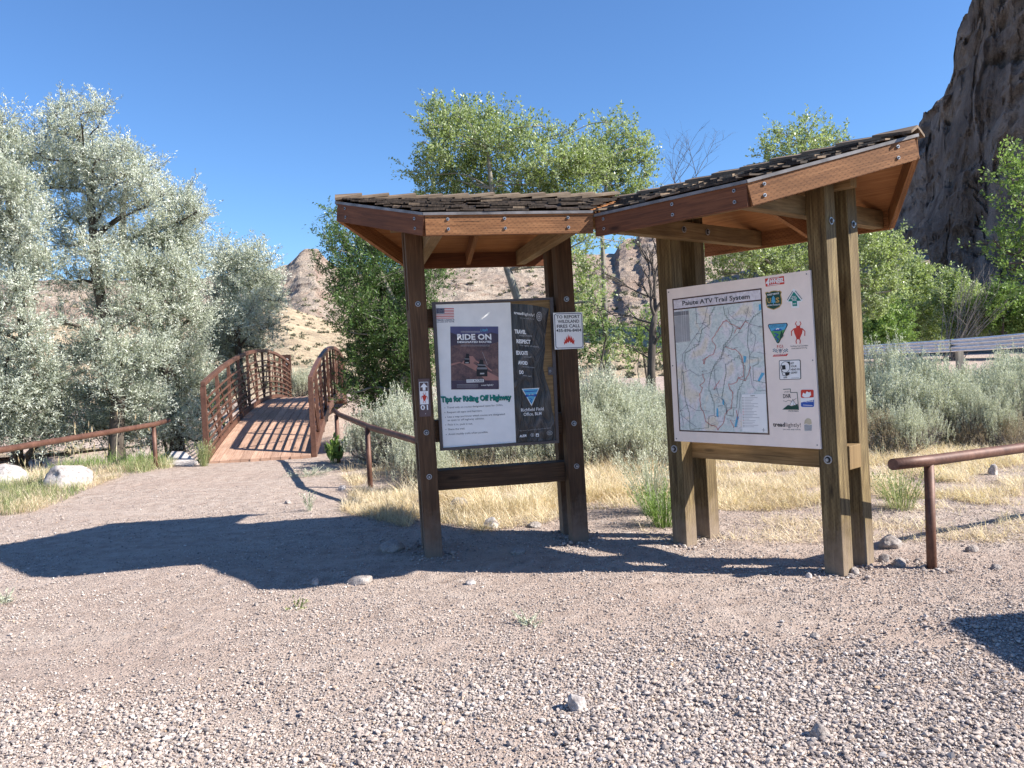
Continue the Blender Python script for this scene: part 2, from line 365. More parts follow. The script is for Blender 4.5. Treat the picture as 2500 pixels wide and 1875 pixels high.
# ---------------------------------------------------------------- hills (terrain sheets round the horizon, real distances)
def terrain(name, prof, r0, r1, z0, mat, nc=420, nr=150, amp=(2.5, 9.), shape=1.0, cliff=0, seed=1, back=1.35, rough=0, crag=0):
    px = np.linspace(prof[0][0], prof[-1][0], nc); py = np.interp(px, [p[0] for p in prof], [p[1] for p in prof])
    if rough: py = py+rough*fbm(np.stack([px/34, px*0+seed, px*0], -1), 5, seed+3, True)
    D = np.array([ray(a, b) for a, b in zip(px, py)]); hz = np.hypot(D[:, 0], D[:, 1]); dirx = D[:, 0]/hz; diry = D[:, 1]/hz
    r1c = np.interp(px, [p[0] for p in prof], [(p[2] if len(p) > 2 else r1) for p in prof])
    zc = CH+D[:, 2]/hz*r1c
    t = np.concatenate([np.linspace(0, 1, nr), 1+np.linspace(0, 1, nr//4)[1:]*(back-1)])
    T, _ = np.meshgrid(t, px, indexing='ij'); u = np.clip(T, 0, 1)
    rr = r0+(r1c-r0)[None]*T
    S = (1-cliff)*u**shape+cliff*sstep(.62, .97, u)
    Z = z0+(zc-z0)[None]*S-np.clip(T-1, 0, 9)*(zc-z0)[None]*1.6
    X = dirx[None]*rr; Y = diry[None]*rr
    P = np.stack([X, Y, Z], -1); env = (sstep(0, .3, u))[..., None]
    f = fbm(P/np.array([amp[1], amp[1], amp[1]*1.4]), 6, seed); g = fbm(P/(amp[1]*2.7), 5, seed+20, True); f3 = fbm(P/(amp[1]*.25), 4, seed+40)
    disp = (f+.8*g+.25*f3)*amp[0]
    if crag:
        q = P+3*fbm(P/9., 3, seed+70)[..., None]
        led = fbm(np.stack([q[..., 0]/22, q[..., 1]/22, q[..., 2]/3.6], -1), 5, seed+80, True); crk = fbm(np.stack([q[..., 0]/5.5, q[..., 1]/5.5, q[..., 2]/26], -1), 5, seed+90, True)
        disp = disp+crag*(.75*led+.9*crk+.5*np.round(led*2.5)/2.5)
    dirn = np.stack([-np.broadcast_to(dirx, X.shape), -np.broadcast_to(diry, X.shape), np.full(X.shape, .35)], -1)
    dirn2 = dirn*np.array([1, 1, 1]); P = P+dirn2*(disp[..., None]*env)
    tx = np.stack([diry, -dirx], -1)
    side = fbm(P/(amp[1]*.8), 4, seed+60)*amp[0]*.5
    P[..., 0] += tx[None, :, 0]*side*env[..., 0]; P[..., 1] += tx[None, :, 1]*side*env[..., 0]
    n = len(px); k = len(t); i = np.arange(n*k).reshape(k, n)
    F = np.stack([i[:-1, :-1], i[:-1, 1:], i[1:, 1:], i[1:, :-1]], -1).reshape(-1, 4)
    o = tag(link(name, mesh_np(name, P.reshape(-1, 3), F, mat, smooth=False)), kind='structure')
    return o, P, px
# bare rocky hill behind, its peak left of the shelter
hill, HP, _ = terrain('hills', [(-2500, 740), (-900, 700), (-200, 690), (300, 690), (600, 672), (663, 653), (700, 641), (716, 627), (726, 617), (735, 613), (770, 611), (779, 624), (795, 640), (850, 668), (905, 690), (960, 668), (990, 652), (1150, 640), (1300, 632), (1440, 627), (1500, 626), (1512, 603), (1530, 594), (1555, 594), (1566, 580), (1600, 572), (1750, 560), (1950, 500), (2120, 430), (2240, 345), (2400, 300)],
    60, 230, -1.2, M['hill'], nc=1000, nr=260, amp=(3.4, 13.), shape=1.25, cliff=.22, seed=3, rough=3, crag=.3)
slope, SP, _ = terrain('grassy_slope', [(-1500, 840), (300, 800), (560, 770), (700, 752), (760, 772), (850, 800), (960, 822), (1100, 826), (1300, 808), (1500, 800), (1800, 800)],
    27, 95, -.6, M['slope'], nc=420, nr=110, amp=(1.1, 6.), shape=1.15, seed=11, back=1.5)
# the steep canyon wall on the right, in its own shade
cliff, CP, _ = terrain('canyon_wall', [(2262, 420, 112), (2282, 350, 110), (2296, 300, 108), (2303, 259, 106), (2320, 225, 105), (2332, 190, 104), (2338, 142, 103), (2358, 100, 102), (2368, 60, 101), (2380, 10, 100), (2395, -60, 98), (2450, -200, 95), (2600, -330, 90), (3000, -420, 85), (3600, -400, 80)],
    62, 100, -1., M['cliff'], nc=760, nr=480, amp=(2.4, 12.), shape=1.0, cliff=.82, seed=31, back=1.5, rough=26, crag=3.2)
ridge, RP, _ = terrain('rock_ridge', [(1900, 560, 170), (2050, 500, 165), (2150, 430, 160), (2205, 372, 158), (2240, 326, 156), (2256, 312, 155), (2272, 312, 155), (2290, 300, 155), (2330, 292, 155), (2500, 280, 150)],
    85, 155, -1., M['cliff'], nc=420, nr=260, amp=(3.4, 12.), shape=1.0, cliff=.7, seed=51, back=1.4, rough=8, crag=2.0)
# ---------------------------------------------------------------- kiosk
K = dict(jx=1.0817, jy=7.0126, th=R(190.638), th2=R(190.638+120.206), lu=-.0166, ln=.0081)
KG = .1745; PS = .14; F0 = KG/2+PS
KP = {1: dict(a1=.6139, a2=1.8489, e=1.8319, p=2.4379, w=1.033, ze=2.6505, zr=2.9395), 2: dict(a1=.5925, a2=1.8924, e=1.8782, p=2.4794, w=1.0072, ze=2.6261, zr=2.9097)}
HF = .156; ZJ = 2.925; MW = 1.02*math.tan(R(90-60.1))
def kdir(k):
    th = K['th'] if k == 1 else K['th2']; d = np.array([math.cos(th), math.sin(th), 0])
    return d, (np.array([-d[1], d[0], 0]) if k == 1 else np.array([d[1], -d[0], 0]))
def U(k, t, n, z):
    d, nn = kdir(k); return np.array([K['jx']+z*K['lu'], K['jy']+z*K['ln'], 0])+d*t+nn*n+np.array([0, 0, z])
UPK = np.array([K['lu'], K['ln'], 1.]); UPK /= np.linalg.norm(UPK)
def onp(k, n, px, py):
    "photo pixel -> world point on the plane n of wing k"
    d, nn = kdir(k); r = ray(px, py); o = np.array([0, 0, CH]); p0 = U(k, 0, n, 0)
    N = np.cross(d, UPK); t = ((p0-o)@N)/(r@N); return o+r*t
def tz(k, P):
    "world point -> (t, z) in wing k"
    d, nn = kdir(k); z = P[2]; q = P-np.array([K['jx']+z*K['lu'], K['jy']+z*K['ln'], 0]); return q@d, z
kiosk = thing('information_kiosk', (1.08, 6.2, 0), 'brown timber information kiosk of two angled shingle roofed wings on paired posts', 'kiosk')
def bolt(mb, k, t, n, z, axis, r=.022):
    d, nn = kdir(k); ax = nn if axis == 'n' else d
    p = U(k, t, n, z); mb.tube([p-ax*.002, p+ax*.006], r, 14, mi=0); mb.tube([p+ax*.006, p+ax*.010], [r*.72, r*.6], 14, mi=1); mb.tube([p+ax*.010, p+ax*.02], r*.42, 6, mi=0)
def wing(k):
    q = KP[k]; e, p, w_, ze, zr = q['e'], q['p'], q['w'], q['ze'], q['zr']; d, nn = kdir(k)
    pm = M['post_brown'] if k == 1 else M['post_green']; bm = M['beam_tan'] if k == 2 else M['beam_tan']
    posts = {}
    for t, lab in ((q['a2'], 'outer'), (q['a1'], 'inner')):
        for sg in (1, -1):
            nc = sg*(KG/2+PS/2); top = zr-(zr-ze)*abs(nc)/w_-.075
            b = MB().beam(U(k, t, nc, -.25), U(k, t, nc, top), PS, PS, up=nn)
            o = b.build('post', pm, kiosk, bevel=.006); posts[(lab, sg)] = o
            zs = []
            if sg == 1: zs = [('n', F0, z) for z in ((2.06, 1.02, .66) if k == 1 else (.80,))]
            else: zs = []
            for ax, n_, z in zs: bb = MB(); bolt(bb, k, t, n_, z, ax, .022 if k == 1 else .03); bb.build('bolt', [M['galv'], M['black']], o)
            if k == 2 and lab == 'outer': bb = MB(); bolt(bb, k, t+PS/2, nc, 2.42, 'd', .026); bb.build('bolt', [M['galv'], M['black']], o)
    # beams along the wing, sandwiched between the posts
    a0, a9 = q['a1']-PS/2, q['a2']+PS/2
    if k == 1: rows = [(.60, .165), (1.01, .18), (1.95, .15)]
    else: rows = [(.80, .165), (1.90, .15)]
    for z, h in rows:
        MB().beam(U(k, a0+(-.0 if k == 1 else -.01), 0, z), U(k, a9+((.012 if z < 1 else -.16) if k == 2 else 0), 0, z), KG-.004, h, up=UPK).build('crossbeam', pm if k == 1 or z > 1 else M['beam_tan'], kiosk, bevel=.004)
    # tie beams across the wing on the inner faces of the posts
    zb = ze-HF+.004
    for t, bs in ((q['a1']+PS/2+.046, 1), (q['a2']-PS/2-.046, 1)):
        o = MB().beam(U(k, t, -w_+.045, zb+.065), U(k, t, w_-.045, zb+.065), .088, .135, up=UPK).build('tie_beam', bm, kiosk, bevel=.004)
        if k == 2 and t < 1:
            for n_ in (.157, -.157): bb = MB(); bolt(bb, k, t+.044, n_, zb+.07, 'd', .026); bb.build('bolt', [M['galv'], M['black']], o)
    # ridge beam and rafters
    zrb = zr-.17
    MB().beam(U(k, -.1, 0, zrb), U(k, p-.42, 0, zrb), .09, .185, up=UPK).build('ridge_beam', bm, kiosk, bevel=.004)
    slope_up = lambda sg: None
    for sg in (1, -1):
        for t in ((1.25,) if k == 1 else (1.2,)):
            MB().beam(U(k, t, sg*.05, zr-.115), U(k, t, sg*(w_-.04), ze-.085), .04, .12, up=UPK).build('rafter', M['fascia_red'], kiosk)
    # roof = sheathing with shingles, fascia boards, drip edge, ridge caps
    zin = ZJ
    def FP(f, s, side, lift=0.):
        "f along eave direction as absolute t, s 0 eave..1 ridge"
        z = ze+(zr-ze)*s
        return U(k, f, side*w_*(1-s), z+lift)
    tin = {1: lambda s: MW*(1-s), -1: (lambda s: .40+(.28-.40)*s) if k == 1 else (lambda s: .12+(-.42-.12)*s)}
    tout = lambda s: e+(p-e)*s
    sh = MB()
    for side in (1, -1):
        P = [FP(tin[side](0), 0, side, -.034), FP(tout(0), 0, side, -.034), FP(tout(1), 1, side, -.034), FP(tin[side](1), 1, side, -.034)]
        sh.prism(P, (0, 0, .016))
    roof = sh.build('roof', M['ply'], kiosk); tag(roof, 'left wing roof of weathered shake shingles' if k == 1 else 'right wing roof of weathered shake shingles')
    sg_ = MB(); rows = 10
    for side in (1, -1):
        for r in range(rows):
            s0 = r/rows-.01; s1 = min((r+1.9)/rows, 1.0)
            x0, x1 = tin[side](max(s0, 0))-(.012 if side == 1 else 0), tout(max(s0, 0))+.02
            x = x0
            while x < x1-.02:
                wd = random.uniform(.075, .19); xe = min(x+wd, x1)
                if x1-xe < .05: xe = x1
                j = random.uniform(-.012, .018); lf = random.uniform(.008, .03); tk = random.uniform(.008, .016); cup = random.uniform(-.004, .008)
                sa = s0+j/w_*1.
                # clip the far edge so that it follows valley / rake
                xi, xo = x+.003, xe-.003
                xi1, xo1 = max(xi, tin[side](s1)-.01), min(xo, tout(s1)+.02) if x > tout(s0)-.25 else xo
                if side == 1 and x < tin[side](s0)+.2: xi1 = xi
                a = FP(xi, sa, side, lf+cup-.012); b = FP(xo, sa, side, lf+random.uniform(0, .006)-.012); c = FP(xo1, s1, side, -.012); dd = FP(xi1, s1, side, -.012)
                sg_.prism([a, b, c, dd] if True else None, (0, 0, tk), var=random.random(), mi=0 if random.random() < (.93 if k == 1 else .6) else 1)  # right wing has more pale shingles, imitating grazing sun by colour
                x = xe
    # uv: run the grain up the slope
    o = sg_.build('shingles', [M['shingle'], M['shingle2']], roof)
    uvl = o.data.uv_layers[0].data
    arr = np.zeros(len(uvl)*2, np.float32); uvl.foreach_get('uv', arr); arr = arr.reshape(-1, 2)[:, ::-1].copy(); uvl.foreach_set('uv', arr.reshape(-1))
    cp = MB(); nc = 11 if k == 1 else 12; t0, t1 = (.05 if k == 1 else -.5), p+.012; step = (t1-t0)/nc
    for i in range(nc):
        ta = t0+i*step; tb = ta+step*1.55; tb = min(tb, t1)
        for side in (1, -1):
            zA = zr+(.034+random.uniform(0, .012)); zB = zr+.012
            # the butt (thick, raised) end points back to the joint
            P = [U(k, ta, 0, zA), U(k, tb, 0, zB+(.02 if i == nc-1 else 0)), U(k, tb, side*.10, zB-.028), U(k, ta, side*.10, zA-.028)]
            cp.prism(P, (0, 0, .018), var=random.random())
    cp.build('ridge_cap', M['shingle2'], roof)
    # fascia boards
    th = .038; hf = HF; fm = M['fascia_dark'] if k == 1 else M['fascia_red']
    zc = lambda z: z-.012-hf/2
    def board(A, B, mat, off, nm='fascia_board'):
        a = np.array(A); b = np.array(B); dd = b-a; h = np.cross(dd, (0, 0, 1)); h /= np.linalg.norm(h)
        return MB().beam(a+h*off, b+h*off, th, hf, up=UPK).build(nm, mat, roof, bevel=.002)
    inn = MW+.004
    sgn = 1 if k == 1 else -1       # cross(d,z) direction
    bolts = MB()
    ef = [('f', U(k, inn, w_, zc(ze)), U(k, e, w_, zc(ze)))]
    front = board(U(k, inn, w_-th/2, zc(ze)), U(k, e-.01, w_-th/2, zc(ze)), M['fascia_red'] if k == 1 else M['fascia_dark'], 0)
    rakeF = board(U(k, e-.012, w_-.018, zc(ze)), U(k, p-.012, .0, zc(zr)), M['fascia_dark'] if k == 1 else M['fascia_red'], 0)
    rakeR = board(U(k, e-.012, -w_+.018, zc(ze)), U(k, p-.012, -.0, zc(zr)), M['fascia_red'], 0)
    tr = .42 if k == 1 else .14
    rear = board(U(k, tr, -w_+th/2, zc(ze)), U(k, e-.01, -w_+th/2, zc(ze)), fm if k == 1 else M['fascia_red'], 0)
    # bolts on the fascia
    def fb(board_o, pts, k=k):
        for A, nrm in pts:
            bb = MB().tube([A-nrm*.002, A+nrm*.006], .011, 12, mi=0).tube([A+nrm*.006, A+nrm*.009], .006, 8, mi=1); bb.build('bolt', [M['galv'], M['black']], board_o)
    ts = (.78, 1.25, 1.66) if k == 1 else (.68, 1.30, 1.78)
    fb(front, [(U(k, t, w_+.001, zc(ze)+dz), nn) for t in ts for dz in (.035, -.035)])
    A = U(k, e-.012, w_-.018, zc(ze)); B = U(k, p-.012, 0, zc(zr)); dd = (B-A)/np.linalg.norm(B-A); nr = np.cross(dd, UPK); nr = nr/np.linalg.norm(nr)
    if nr@nn < 0: nr = -nr
    fb(rakeF, [(A+dd*l+nr*.0195+UPK*dz, nr) for l in (.1, np.linalg.norm(B-A)-.14) for dz in (.035, -.035)])
    # drip edge: metal angle just proud of the fascia
    de = MB()
    for a, b in ((U(k, inn, w_+.008, ze-.016), U(k, e, w_+.008, ze-.016)), (U(k, e, w_+.008, ze-.016), U(k, p+.012, 0, zr-.014)), (U(k, p+.012, 0, zr-.014), U(k, e, -w_-.008, ze-.016)), (U(k, e, -w_-.008, ze-.016), U(k, tr, -w_-.008, ze-.016))):
        de.beam(a, b, .010, .020, up=UPK)
    de.build('drip_edge', M['drip'], roof)
    return roof
roof1 = wing(1); roof2 = wing(2)
# ---------------------------------------------------------------- flat printed things
class Flat:
    "sheets and lettering on plane n of wing k; coordinates are pixels of a magnified photo detail"
    def __init__(s, k, n, ox, oy, sc): s.k = k; s.n = n; s.ox = ox; s.oy = oy; s.sc = sc; s.d, s.nn = kdir(k); s.lay = {}; s.right = None
    def w(s, x, y, lev=0):
        P = onp(s.k, s.n, s.ox+x/s.sc, s.oy+y/s.sc); return P+s.nn*(.0012*lev)
    def mb(s, key): return s.lay.setdefault(key, (MB(), []))
    def poly(s, key, mat, pts, lev=1):
        mb, mats = s.mb(key)
        if M[mat] not in mats: mats.append(M[mat])
        V = [s.w(x, y, lev) for x, y in pts]
        nrm = np.zeros(3)
        for i in range(len(V)): nrm += np.cross(V[i]-V[0], V[(i+1) % len(V)]-V[0])
        if nrm@s.nn < 0: V = V[::-1]
        mb.add(V, [tuple(range(len(V)))], mi=mats.index(M[mat]))
    def rect(s, key, mat, x0, y0, x1, y1, lev=1): s.poly(key, mat, [(x0, y0), (x1, y0), (x1, y1), (x0, y1)], lev)
    def line(s, key, mat, pts, wd=1.5, lev=2):
        for (x0, y0), (x1, y1) in zip(pts[:-1], pts[1:]):
            L = math.hypot(x1-x0, y1-y0)+1e-6; a, b = (x1-x0)/L, (y1-y0)/L; e = wd*.3
            s.poly(key, mat, [(x0-a*e-b*wd/2, y0-b*e+a*wd/2), (x1+a*e-b*wd/2, y1+b*e+a*wd/2), (x1+a*e+b*wd/2, y1+b*e-a*wd/2), (x0-a*e+b*wd/2, y0-b*e-a*wd/2)], lev)
    def disc(s, key, mat, x, y, rx, ry, lev=1, n=18): s.poly(key, mat, [(x+rx*math.cos(6.2832*i/n), y+ry*math.sin(6.2832*i/n)) for i in range(n)], lev)
    def text(s, key, mat, txt, x0, y0, x1, y1, h, lev=3, bold=0., shear=0.):
        cu = bpy.data.curves.new('lettering', 'FONT'); cu.body = txt; cu.resolution_u = 2; cu.offset = bold; cu.shear = shear
        o = bpy.data.objects.new('t', cu); COL.objects.link(o); bpy.context.view_layer.update()
        me = bpy.data.meshes.new_from_object(o.evaluated_get(bpy.context.evaluated_depsgraph_get()))
        n = len(me.vertices)
        if n:
            co = np.zeros(n*3); me.vertices.foreach_get('co', co); co = co.reshape(-1, 3)
            xa, xb = co[:, 0].min(), co[:, 0].max(); cap = .70
            mb, mats = s.mb(key)
            if M[mat] not in mats: mats.append(M[mat])
            A = s.w(x0, y0, lev); B = s.w(x1, y1, lev); H = s.w(x0, y0-h, lev)-A; up = UPK*(H@UPK)
            V = [A+(B-A)*((c[0]-xa)/(xb-xa))+up*(c[1]/cap) for c in co]
            fs = [tuple(p.vertices) for p in me.polygons]
            if fs:
                f = fs[0]; nr = np.cross(V[f[1]]-V[f[0]], V[f[2]]-V[f[0]])
                if nr@s.nn < 0: fs = [f[::-1] for f in fs]
            mb.add(V, fs, mi=mats.index(M[mat]))
        bpy.data.objects.remove(o); bpy.data.meshes.remove(me); bpy.data.curves.remove(cu)
    def solid(s, quad, thick, mat, name, parent, hole=None, lev=0):
        V = [s.w(x, y, lev) for x, y in quad]; m = MB()
        if hole is None: m.prism([v-s.nn*thick for v in V], s.nn*thick)
        else:
            Hh = [s.w(x, y, lev) for x, y in hole]
            for i in range(4):
                j = (i+1) % 4; m.prism([V[i]-s.nn*thick, V[j]-s.nn*thick, Hh[j]-s.nn*thick, Hh[i]-s.nn*thick], s.nn*thick)
        return m.build(name, mat, parent)
    def emit(s, parent, names):
        out = {}
        for key, (mb, mats) in s.lay.items():
            nm, par, lab = names.get(key, (key, None, None)); o = mb.build(nm, mats, out.get(par, parent) if par else parent); out[key] = o
            if lab: o['label'] = lab
        return out
# ---- left notice case
b1 = Flat(1, .125, 1020, 700, 3.859)
c1 = b1.w(700, 1500); nb = thing('notice_board', tuple(c1), 'glazed notice case with white riding tips poster and torn black sheet on left kiosk wing', 'notice board')
fo = [(133, 148), (1272, 100), (1328, 1470), (212, 1545)]; fi = [(166, 168), (1241, 124), (1300, 1446), (238, 1517)]
b1.solid(fo, .045, M['frame'], 'frame', nb, hole=fi, lev=14)
b1.solid([(150, 158), (1258, 112), (1314, 1458), (226, 1530)], .02, M['beam_tan'], 'backing', nb, lev=0)
b1.poly('sheet', 'paper', [(166, 168), (872, 148), (925, 1468), (238, 1517)], 1)
dk = [(875, 160), (1000, 165), (1120, 180), (1236, 205), (1222, 300), (1212, 380), (1196, 500), (1198, 600), (1185, 700), (1180, 770), (1205, 880), (1235, 960), (1250, 1010), (1256, 1100), (1264, 1160), (1285, 1235), (1299, 1446), (925, 1468)]
b1.poly('dark', 'dsheet', dk, 2) if 'dsheet' in M else None
t_ = NT('creased_dark_sheet'); v_ = t_.co(); nz = t_.noise(t_.n('Mapping', {'Vector': v_, 'Scale': (1, 1, .35)}).outputs[0], 9, 5, .6, 1.8)
t_.bump(nz, 1., .03); M['dsheet'] = t_.set(t_.ramp(nz, [(.35, (.022, .020, .019)), (.5, (.045, .040, .037)), (.68, (.13, .115, .105))]), .3, 0, .5)
b1.poly('dark', 'dsheet', dk, 2)
# flag sticker
for i in range(13):
    y0 = 203+i*7.4; b1.poly('flag', 'red' if i % 2 == 0 else 'white', [(172, y0), (340, y0), (341, y0+7.4), (173, y0+7.4)], 2)
b1.poly('flag', 'navy', [(172, 203), (250, 203), (250, 255), (173, 255)], 3)
for r_ in range(5):
    for c_ in range(6): b1.rect('flag', 'white', 178+c_*12, 208+r_*10, 182+c_*12, 212+r_*10, 4)
b1.text('flag', 'navy', 'TREAD LIGHTLY!', 174, 322, 345, 320, 14, bold=.02); b1.text('flag', 'navy', 'ON LAND AND WATER', 178, 338, 345, 335, 10, bold=.02)
# poster picture
t_ = NT('poster_scene'); v_ = t_.co(); a_ = t_.noise(v_, 14, 6, .7); b_ = t_.noise(v_, 60, 4)
M['pic'] = t_.set(t_.ramp(t_.math('ADD', t_.math('MULTIPLY', a_, .7), t_.math('MULTIPLY', b_, .3)), [(.35, (.05, .035, .045)), (.5, (.13, .075, .075)), (.62, (.21, .12, .105)), (.72, (.30, .17, .14))]), .35)
M['picsky'] = plain('poster_sky', (.10, .10, .22), .4); M['picroad'] = plain('poster_road', (.42, .21, .17), .4); M['pichill'] = plain('poster_hill', (.075, .055, .085), .4, 0, .2)
b1.poly('poster', 'pic', [(305, 375), (757, 375), (763, 965), (315, 968)], 2)
b1.poly('poster', 'picsky', [(305, 375), (757, 375), (758, 445), (690, 430), (600, 455), (520, 440), (420, 470), (307, 430)], 3)
b1.poly('poster', 'pichill', [(307, 430), (420, 470), (520, 440), (600, 455), (690, 430), (758, 445), (759, 520), (620, 560), (470, 530), (309, 560)], 3)
for pl in ([(470, 650), (520, 655), (545, 690), (520, 720), (600, 770), (760, 850), (762, 885), (640, 885), (560, 800), (440, 735), (405, 720), (430, 700)], [(312, 725), (400, 706), (405, 716), (312, 745)], [(540, 690), (640, 740), (700, 790), (690, 795), (620, 750), (535, 700)]): b1.poly('poster', 'picroad', pl, 4)
for pl in ([(455, 630), (480, 632), (485, 660), (490, 725), (435, 725), (438, 680), (450, 665)], [(585, 688), (612, 690), (622, 740), (655, 760), (655, 845), (553, 845), (553, 770), (570, 735)]): b1.poly('poster', 'black', pl, 5)
for pl in ([(555, 760), (653, 760), (650, 778), (558, 778)], [(560, 730), (645, 735), (640, 745), (565, 742)], [(440, 675), (486, 677), (485, 686), (440, 684)]): b1.poly('poster', 'grey', pl, 6)
b1.poly('poster', 'lgrey', [(585, 812), (625, 811), (625, 824), (585, 825)], 6); b1.poly('poster', 'lgrey', [(448, 712), (478, 712), (478, 720), (448, 720)], 6)
b1.line('poster', 'lgrey', [(655, 735), (607, 615)], 2, 6)
for yy in (418, 426, 547, 556):
    for q_ in range(26):
        x_ = 405+q_*(7 if yy < 500 else 10.5); 
        if yy < 500 and x_ > 590: continue
        b1.poly('poster', 'lgrey', [(x_, yy), (x_+4, yy), (x_+6, yy+6), (x_+2, yy+6)], 5)
b1.text('poster', 'sky', 'Utah', 590, 422, 658, 418, 26, 6, .01, .3)
b1.text('poster', 'white', 'RIDE ON', 372, 499, 693, 497, 52, 6, .035); b1.text('poster', 'white', 'DESIGNATED ROUTES', 373, 530, 693, 528, 18, 6, .03)
b1.poly('poster', 'grey', [(313, 885), (762, 880), (763, 965), (315, 968)], 4); b1.poly('poster', 'pichill', [(313, 886), (762, 881), (763, 965), (315, 968)], 5)
b1.poly('poster', 'white', [(457, 874), (620, 870), (621, 898), (458, 903)], 6); b1.text('poster', 'black', 'ACCESS', 524, 895, 615, 892, 18, 7, .03)
b1.line('poster', 'grey', [(462, 882), (518, 881)], 4, 7); b1.line('poster', 'grey', [(462, 892), (518, 891)], 4, 7)
for yy in (920, 932, 944): b1.line('poster', 'lgrey', [(368, yy+2), (568, yy)], 2.5, 7)
b1.text('poster', 'white', 'tread lightly!', 596, 934, 710, 930, 14, 7, .01)
b1.text('head', 'black', 'Tips for Riding Off Highway', 222, 1088, 884, 1065, 50, 3, .05); b1.text('head', 'teal', 'Tips for Riding Off Highway', 218, 1084, 880, 1061, 50, 4, .045)
for bl, s_, xa, ya, xb, yb in ((1, 'Travel only on routes designated open for OHVs.', 275, 1147, 803, 1122), (1, 'Respect all signs and barriers.', 275, 1192, 607, 1175), (1, 'Use a map and know which routes are designated', 280, 1235, 820, 1207), (0, 'as open to off highway vehicles.', 281, 1266, 628, 1248), (1, 'Pack it in, pack it out.', 283, 1308, 518, 1297), (1, 'Share the trail.', 285, 1352, 445, 1343), (1, 'Avoid muddy trails when possible.', 288, 1398, 663, 1376)):
    b1.text('words', 'grey', s_, xa, ya, xb, yb, 17, 3, .01)
    if bl: b1.disc('words', 'grey', xa-20, ya-6, 4, 4, 3)
b1.text('sl_logo', 'white', 'tread', 905, 256, 990, 266, 26, 3, .03); b1.text('sl_logo', 'white', 'lightly!', 994, 267, 1100, 280, 26, 3, 0.); b1.text('sl_logo', 'lgrey', 'ON LAND AND WATER', 960, 298, 1095, 311, 9, 3)
for q_ in range(5): b1.disc('sl_logo', 'lgrey' if q_ % 2 == 0 else 'dsheet', 1143, 281, 27-q_*5, 45-q_*8.5, 3+q_)
for s_, xa, ya, xb, yb, h_, bo in (('TRAVEL', 912, 438, 1020, 446, 36, .05), ('responsibly', 958, 465, 1078, 471, 17, 0), ('RESPECT', 930, 530, 1063, 536, 34, .05), ('the rights of others', 960, 556, 1140, 575, 17, 0), ('EDUCATE', 927, 638, 1036, 643, 34, .05), ('yourself', 1000, 666, 1070, 669, 15, 0), ('AVOID', 945, 729, 1035, 736, 32, .05), ('sensitive areas', 988, 757, 1097, 768, 15, 0), ('DO', 957, 820, 997, 822, 32, .05), ('your part', 988, 839, 1072, 851, 15, 0), ('Richfield Field', 973, 1177, 1185, 1163, 30, .008), ('Office, BLM', 997, 1217, 1165, 1207, 30, .008)):
    b1.text(('sl_f' if 'field' in s_.lower() or 'Office' in s_ else 'sl_%d' % int(ya > 480)) + ('' if 'ield' in s_ or 'Office' in s_ else '_%d' % int((ya-400)//98)), 'white' if bo else 'lgrey', s_, xa, ya, xb, yb, h_, 3, bo)
b1.poly('sl_tri', 'white', [(978, 962), (1145, 952), (1072, 1124)], 3); b1.poly('sl_tri', 'sky', [(988, 968), (1136, 960), (1071, 1110)], 4)
b1.poly('sl_tri', 'blue', [(1000, 985), (1128, 977), (1124, 985), (1004, 993)], 5); b1.poly('sl_tri', 'white', [(1030, 1028), (1050, 1012), (1062, 1020), (1080, 1008), (1098, 1022)], 5)
b1.poly('sl_tri', 'blue', [(1012, 1020), (1120, 1012), (1112, 1036), (1060, 1028), (1022, 1040)], 5); b1.line('sl_tri', 'blue', [(1050, 1050), (1075, 1062), (1055, 1078), (1072, 1092)], 6, 5)
b1.text('sl_print', 'lgrey', 'The world is your trail, please tread lightly', 958, 1362, 1255, 1332, 8, 3)
b1.text('sl_marks', 'white', 'RZR', 958, 1418, 1025, 1412, 20, 3, .04, .3); b1.disc('sl_marks', 'lgrey', 1078, 1396, 17, 17, 3); b1.disc('sl_marks', 'dsheet', 1078, 1396, 12, 12, 4); b1.disc('sl_marks', 'lgrey', 1078, 1396, 6, 9, 5)
b1.rect('sl_marks', 'white', 1111, 1382, 1139, 1412, 3); b1.poly('sl_marks', 'dsheet', [(1114, 1408), (1125, 1388), (1136, 1408)], 4)
b1.disc('sl_marks', 'lgrey', 1241, 1377, 27, 20, 3); b1.disc('sl_marks', 'dsheet', 1241, 1377, 23, 16, 4); b1.text('sl_marks', 'lgrey', 'PRO', 1226, 1384, 1256, 1382, 12, 5, .03)
b1.poly('lock', 'frame', [(1220, 757), (1274, 755), (1278, 832), (1223, 832)], 15); b1.disc('lock', 'galv', 1241, 795, 11, 12, 16); b1.disc('lock', 'black', 1241, 795, 5, 6, 17)
b1.emit(nb, {'sheet': ('tips_sheet', None, None), 'dark': ('torn_sheet', None, 'torn creased dark sheet'), 'flag': ('flag_sticker', 'sheet', None), 'poster': ('photo_poster', 'sheet', None), 'words': ('lettering', 'sheet', None), 'head': ('heading', 'sheet', 'green heading'), **{k_: ('emblem' if k_ in ('sl_logo', 'sl_tri', 'sl_marks') else 'lettering', 'dark', None) for k_ in b1.lay if k_.startswith('sl_')}, 'lock': ('lock_tab', None, None)})
